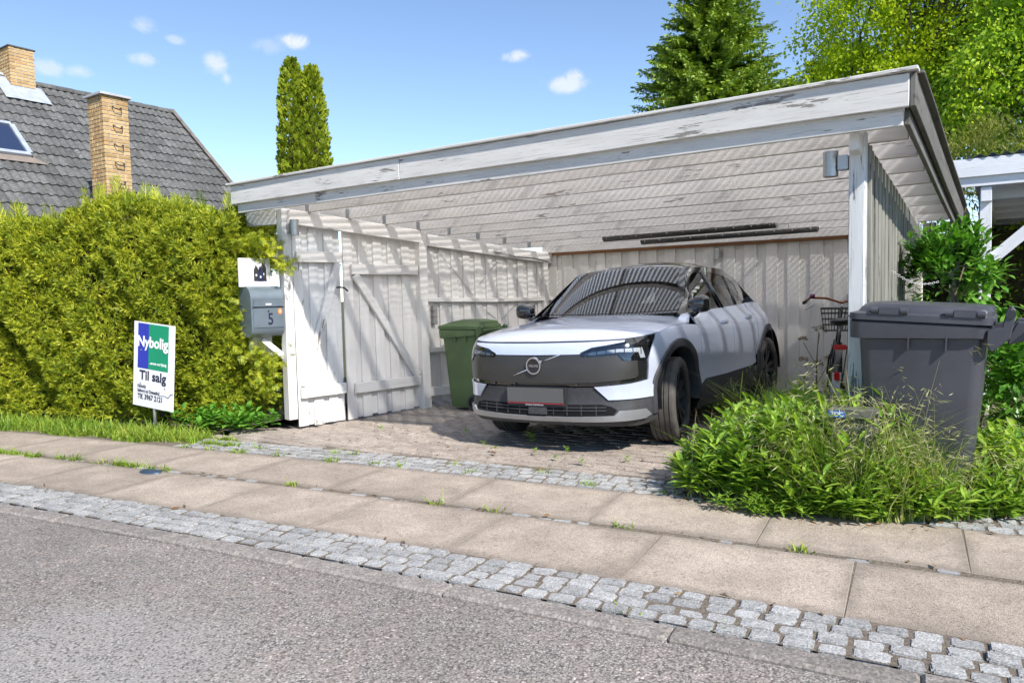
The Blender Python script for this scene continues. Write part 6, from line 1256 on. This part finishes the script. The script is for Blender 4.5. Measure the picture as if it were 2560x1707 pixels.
# seedlings in the driveway
SD = [(1355, 1094), (1487, 1109), (1100, 1077), (1375, 1127), (1290, 1120), (950, 1058), (1600, 1140), (1460, 1140), (1250, 1118), (1390, 1135)]
SDW = [(-3.30, 5.10), (-2.91, 4.98), (-4.10, 5.25), (-3.10, 4.83), (-3.45, 4.80), (-4.95, 5.02), (-2.35, 4.93), (-2.85, 4.72), (-3.62, 4.88), (-2.60, 4.68)]
for i, (sx_, sy_) in enumerate(SDW):
    big = i in (0,); pos, dr_, sc, st2 = plants(np.array([[sx_, sy_, -.004]]), np.array([.11 if big else .045]), 9 if big else 6, .062 if big else .036); V, F = scatter(lance(1, .26, .05, .2), pos, frames(dr_), sc)
    o = mk_np('seedling', V, F, WEED, None, origin=(sx_, sy_, 0)); tag(o, 'leafy weed seedling, the tallest growing between the driveway pavers' if big else 'small green weed seedling growing between the driveway pavers', 'weed', 'seedlings in the driveway')
# --- dead hogweed by the back wall
HW = empty('dead_hogweed', (-1.72, 8.25, 0), label='dried brown hogweed stalk with seed umbels before the back wall', cat='plant')
base = Vector((-1.72, 8.25, 0)); tube_obj('stem', [tuple(base), tuple(base+Vector((.0, 0, .45))), tuple(base+Vector((.02, 0, .78)))], [.010, .008, .005], DRY, HW, 6)
for off, zz, r_ in (((.03, 0, 0), .80, .085), ((-.14, .02, 0), .70, .045), ((.13, -.02, 0), .50, .05), ((-.13, 0, 0), .48, .05), ((.0, .0, 0), .44, .08)):
    c = base+Vector(off)+Vector((0, 0, zz)); tube_obj('branch', [tuple(base+Vector((0, 0, max(.1, zz-.28)))), tuple(c-Vector((0, 0, .03)))], .004, DRY, HW, 5)
    n = 90; dd = RNG.normal(0, 1, (n, 3)); dd[:, 2] = np.abs(dd[:, 2])*.8+.3; P = np.array(c)+unit(dd)*r_*rnd(n, .5, 1)[:, None]-np.array([0, 0, r_*.4]); V, F = scatter(np.array([diamond((0, 0, 0), (.022, 0, 0), .005)]), P, frames(dd, rnd(n, 0, 6)), rnd(n, .7, 1.3)); mk_np('umbel', V, F, DRY, HW, origin=tuple(c))
# --- rose bush tied to the wall
def bush(name, center, rad, n, L, mat, label, cat, stems=7, tmpl=None, gaps=.0):
    e = empty(name, (center[0], center[1], 0), label=label, cat=cat); c = np.array(center); r = np.array(rad); k = max(10, n//60); cl = unit(RNG.normal(0, 1, (k, 3)))*RNG.uniform(.45, 1.0, (k, 1))**.6; cl = c+cl*r
    P = cl[RNG.integers(0, k, n)]+RNG.normal(0, .16*min(rad), (n, 3)); d = unit(P-c)+RNG.normal(0, .6, (n, 3))+np.array([0, 0, .1]); V, F = scatter(LN*1.0 if tmpl is None else tmpl, P, frames(d), rnd(n, .6, 1.25)*L); mk_np('leaves', V, F, mat, e, origin=tuple(c))
    for i in range(stems):
        q = cl[RNG.integers(0, k)]; b = np.array([c[0]+RNG.normal(0, .08), c[1]+RNG.normal(0, .08), -.1]); m_ = (b+q)/2+RNG.normal(0, .08, 3); tube_obj('stem', [tuple(b), tuple(m_), tuple(q)], [.014, .010, .005], BARK, e, 6)
    return e
RB = bush('rose_bush', (-.40, 7.05, 1.16), (.33, .33, .62), 3000, .085, ROSE, 'bright green rose bush tied to the weathered wall behind the slate bin', 'bush', tmpl=lance(1, .24, .05, .25))
for p in ((-.62, 6.72, 1.10), (-.52, 6.75, .86)): bm = bmesh.new(); bmesh.ops.create_uvsphere(bm, u_segments=8, v_segments=6, radius=.018); bm_done(bm, 'rose_hip', plain('rose_hip_red', (.35, .01, .03), .3), RB, Matrix.Translation(p))
ch = empty('chain', (-.78, 6.55, 1.35), label='thin white chain tying the rose bush to the wall', cat='chain')
for i in range(22):
    t_ = i/21; p = Vector((-.775, 6.35, 1.36)).lerp(Vector((-.50, 6.72, 1.27)), t_)-Vector((0, 0, .05*math.sin(math.pi*t_))); bm = bmesh.new(); bmesh.ops.create_circle(bm, segments=6, radius=.010); bm.free(); bm = bmesh.new(); tube(bm, [Vector((.014*math.cos(a), .008*math.sin(a), 0)) for a in np.linspace(0, 6.283, 9)], .0022, 4, False); bm_done(bm, 'link', PWHITE, ch, Matrix.Translation(p) @ Matrix.Rotation(-.9, 4, 'Z') @ Matrix.Rotation(i*1.57, 4, 'X'))
bush('garden_shrub', (.12, 6.6, .45), (.45, .5, .42), 2300, .10, ROSE, 'dark green leafy shrub standing behind the bin handle', 'bush', tmpl=lance(1, .22, .05, .25))
bush('copper_shrub', (.35, 7.6, .62), (.42, .4, .40), 1100, .075, leafmat('mixed_leaf', [(.04, .10, .012), (.10, .20, .02), (.20, .28, .03), (.35, .12, .02)], .35), 'shrub with a few copper leaves before the neighbouring carport', 'bush', tmpl=lance(1, .26, .05, .25))
# clipped garden hedge closing the gap behind the two carports
GH = empty('garden_hedge', (.3, 11.9, 0), label='dark clipped hedge far back between the two carports', cat='hedge'); n = 5000; P = np.c_[rnd(n, -3.2, 4.2), 11.75+.12*RNG.normal(0, 1, n), rnd(n, 0, 2.05)]; tp_ = RNG.random(n) < .25; P[tp_, 2] = 2.0+RNG.normal(0, .06, tp_.sum()); P[tp_, 1] = rnd(tp_.sum(), 11.6, 12.6)
V, F = scatter(np.array([diamond((0, 0, 0), (1, 0, -.1), .3, .05)]), P, frames(RNG.normal(0, 1, (n, 3))+np.array([0, -.6, .2]), rnd(n, 0, 6)), rnd(n, .05, .10)); mk_np('foliage', V, F, GREN, GH, origin=(.3, 11.9, 0))
bm = bmesh.new(); bbox(bm, (.5, 12.15, .9), (7.2, .7, 2.1)); bm_done(bm, 'inner_twigs', bpy.data.materials['hedge_twigs'], GH, Matrix.Identity(4))
# ivy on the dark back wall of the neighbour's carport
n = 900; P = np.c_[rnd(n, -.3, 2.2), np.full(n, ny0+4.76), RNG.beta(1, 1.2, n)*2.2]; P = P[np.sin(P[:, 0]*4+P[:, 2]*2)+np.sin(P[:, 0]*9-P[:, 2]*5) > -.2]; V, F = scatter(lance(1, .4, .02, .1, 2), P, frames(RNG.normal(0, 1, (len(P), 3))*[1, .2, 1]), rnd(len(P), .06, .12)); o = mk_np('ivy', V, F, GREN, None, origin=(.8, ny0+4.7, 0)); tag(o, 'ivy creeping over the pale wall inside the neighbouring carport', 'ivy')
# --- trees
def limb(bm, a, b, r0, r1, sag=.0):
    a = Vector(a); b = Vector(b); m_ = (a+b)/2+Vector((RNG.normal(0, .05), RNG.normal(0, .05), RNG.normal(0, .05)))*(b-a).length; tube(bm, [a, m_, b], [r0, (r0+r1)/2, r1], 6, False)
def broadleaf(name, base, h0, crown, n_cl, per, L, mat, label, spread=.42, tr=.16):
    """crown: list of (center, radii); clumps of leaves hung on limbs"""
    e = empty(name, base, label=label, cat='tree'); b = np.array(base, float); bm = bmesh.new(); o = Vector(base); fork = b+np.array([0, 0, h0]); limb(bm, Vector((0, 0, -.3)), Vector(fork-b), tr, tr*.7)
    Ps = []; Ds = []; w = np.array([np.prod(r) for c, r in crown])**.7; w /= w.sum()
    for i in range(n_cl):
        c, r = crown[RNG.choice(len(crown), p=w)]; u = unit(RNG.normal(0, 1, 3))*RNG.uniform(.35, 1)**.5; q = np.array(c)+u*np.array(r); mid = fork+(q-fork)*.5+np.array([RNG.normal(0, .25), RNG.normal(0, .25), .25*np.linalg.norm(q-fork)*.3])
        if i % 4 == 0: tube(bm, [Vector(fork-b), Vector(mid-b), Vector(q-b)], [tr*.26, tr*.11, .006], 5, False)
        s = spread*RNG.uniform(.6, 1.25); p = q+RNG.normal(0, s*.5, (per, 3))*[1, 1, .75]; Ps.append(p); Ds.append(unit(p-q)*.5+RNG.normal(0, .5, (per, 3))+np.array([0, 0, -.35]))
    bm_done(bm, 'trunk', BARK, e, Matrix.Translation(o), True); P = np.vstack(Ps); D_ = np.vstack(Ds); V, F = scatter(np.array([diamond((0, 0, 0), (1, 0, -.1), .32, .05)]), P, frames(D_, rnd(len(P), 0, 6.28)), rnd(len(P), .6, 1.3)*L); mk_np('crown', V, F, mat, e, origin=base); return e
broadleaf('maple_tree', (-2.1, 16.5, -.2), 3.2, [((-1.7, 16.5, 6.4), (2.1, 2.0, 2.3)), ((-.4, 16.9, 7.4), (2.2, 2.0, 2.4)), ((-2.3, 16.3, 4.8), (1.6, 1.5, 1.3)), ((1.8, 17.2, 8.0), (2.4, 2.0, 2.8)), ((.6, 16.8, 5.6), (2.2, 1.8, 1.6))], 1000, 150, .075, MAPL, 'yellow green maple in spring leaf rising over the carport roof corner', .40)
broadleaf('elm_tree', (1.2, 14.5, -.2), 2.4, [((.6, 14.4, 4.2), (1.9, 1.7, 1.6)), ((2.2, 14.8, 5.0), (2.2, 1.8, 2.2)), ((1.0, 14.6, 5.8), (1.6, 1.6, 1.4))], 620, 150, .072, GREN, 'dense mid green tree behind the neighbouring carport roof', .40)
bush('privet_bush', (-.35, 12.6, 1.9), (1.35, .6, 1.75), 9000, .10, PRIV, 'tall olive green narrow leaved shrub between the two carports', 'bush', 6, lance(1, .11, .03, .2))
bush('privet_bush', (2.0, 15.2, 2.2), (1.8, .6, 1.9), 6500, .10, PRIV, 'wide olive shrub above the neighbouring corrugated roof', 'bush', 6, lance(1, .11, .03, .2))
# spruce
def spruce(base, H_, rf, label):
    e = empty('spruce_tree', base, label=label, cat='tree'); bm = bmesh.new(); tube(bm, [Vector((0, 0, -.2)), Vector((0, 0, H_*.5)), Vector((0, 0, H_))], [.22, .13, .02], 8, False); P = []; D_ = []; S_ = []; z = 1.2
    while z < H_-.15:
        R_ = rf(z); nb = int(15+R_*7)
        for k in range(nb):
            a = RNG.uniform(0, 6.283); L = R_*RNG.uniform(.72, 1.10); dz = -.10*L; out = np.array([math.cos(a), math.sin(a), 0]); m = max(4, int(L/.085))
            if k % 2 == 0: tube(bm, [Vector((0, 0, z)), Vector(tuple(out*L*.5+np.array([0, 0, z-.10*L]))), Vector(tuple(out*L+np.array([0, 0, z-.04*L])))], [.02, .014, .004], 4, False)
            for j in range(m):
                t = (j+.7)/m; c = out*L*t+np.array([0, 0, z-.32*L*t+.26*L*t*t*1.05]); w_ = .10+.34*L*(1-t)*.45
                for s in (-1, 1, 0):
                    sd = np.array([-out[1], out[0], 0])*s; P.append(c+sd*RNG.uniform(0, .05)); D_.append(out*(.55 if s else 1.0)+sd*.8+np.array([0, 0, RNG.normal(-.12, .22)])); S_.append((w_ if s else .16)*RNG.uniform(.8, 1.3))
                if R_ > .8: P.append(c); D_.append(np.array([RNG.normal(0, .3), RNG.normal(0, .3), -1.])); S_.append(.16)
        z += .17+.04*R_*RNG.uniform(.5, 1.2)
    bm_done(bm, 'trunk', BARK, e, Matrix.Translation(base), True); P = np.array(P)+np.array(base); D_ = np.array(D_); S_ = np.array(S_); tm = spray(1, 3, .10, .55); V, F = scatter(tm, P, frames(D_, RNG.normal(0, .5, len(P))), S_); mk_np('crown', V, F, SPRU, e, origin=base)
spruce((-7.75, 22.7, -.2), 12.6, lambda z: np.interp(z, [0, 3, 5.5, 6.6, 8.3, 10.2, 12.6], [3.5, 3.4, 3.1, 2.75, 2.15, 1.25, .1]), 'tall dark green spruce behind the carport roof')
spruce((-4.75, 22.4, -.2), 7.9, lambda z: np.interp(z, [0, 3, 5.5, 6.6, 7.9], [1.9, 1.7, 1.05, .6, .08]), 'shorter young spruce half hidden between the tall spruce and the maple')
# columnar thuja with two tips
e = empty('thuja_tree', (-16.7, 14.3, -.2), label='slender columnar thuja with twin tips standing behind the carport', cat='tree'); bs = np.array([-16.7, 14.3, 0]); bm = bmesh.new(); tube(bm, [Vector((0, 0, -.2)), Vector((0, 0, 6.5))], [.12, .03], 8, False); bm_done(bm, 'trunk', BARK, e, Matrix.Translation((-16.7, 14.3, 0)), True)
n = 13000; z = RNG.uniform(1.0, 7.95, n); which = RNG.random(n) < .5; a = rnd(n, 0, 6.283); ax_ = np.array([.75, .66, 0])
R1 = np.interp(z, [1, 4, 5.5, 6.6, 7.3, 7.7, 7.95], [.56, .55, .46, .34, .26, .17, .04]); R2 = np.interp(z, [1, 4, 5.5, 6.6, 7.2, 7.55, 7.75], [.56, .55, .45, .32, .22, .14, .02]); off = np.interp(z, [1, 5, 6.5, 7.5], [.12, .18, .25, .27])
R_ = np.where(which, R1, R2)*(1+.13*np.sin(a*3+z*5)*np.cos(z*3.3+a)+.06*np.sin(z*17+a*5)); ok = (z < 7.75) | which; c = bs+ax_*np.where(which, -off, off)[:, None]*1.0; P = c+np.c_[np.cos(a)*R_, np.sin(a)*R_, z]; P = P[ok]; d = np.c_[np.cos(a), np.sin(a), 0*a+1.3][ok]+RNG.normal(0, .35, (ok.sum(), 3)); P -= unit(d)*RNG.exponential(.05, len(P))[:, None]
V, F = scatter(spray(.17, 3, .020, .5), P, frames(d, rnd(len(P), 0, 6.28)), rnd(len(P), .6, 1.3)); mk_np('crown', V, F, THUJ2, e, origin=(-16.7, 14.3, -.2))
for s_, hh_ in ((-1, 7.3), (1, 7.0)):
    bm = bmesh.new(); c = bs+ax_*.17*s_; lathe(bm, [(.34, .8), (.35, 4), (.28, 5.6), (.16, 6.4), (.02, hh_)], 12, Matrix.Translation(tuple(c))); bm_done(bm, 'inner_twigs', bpy.data.materials['hedge_twigs'], e, Matrix.Identity(4))
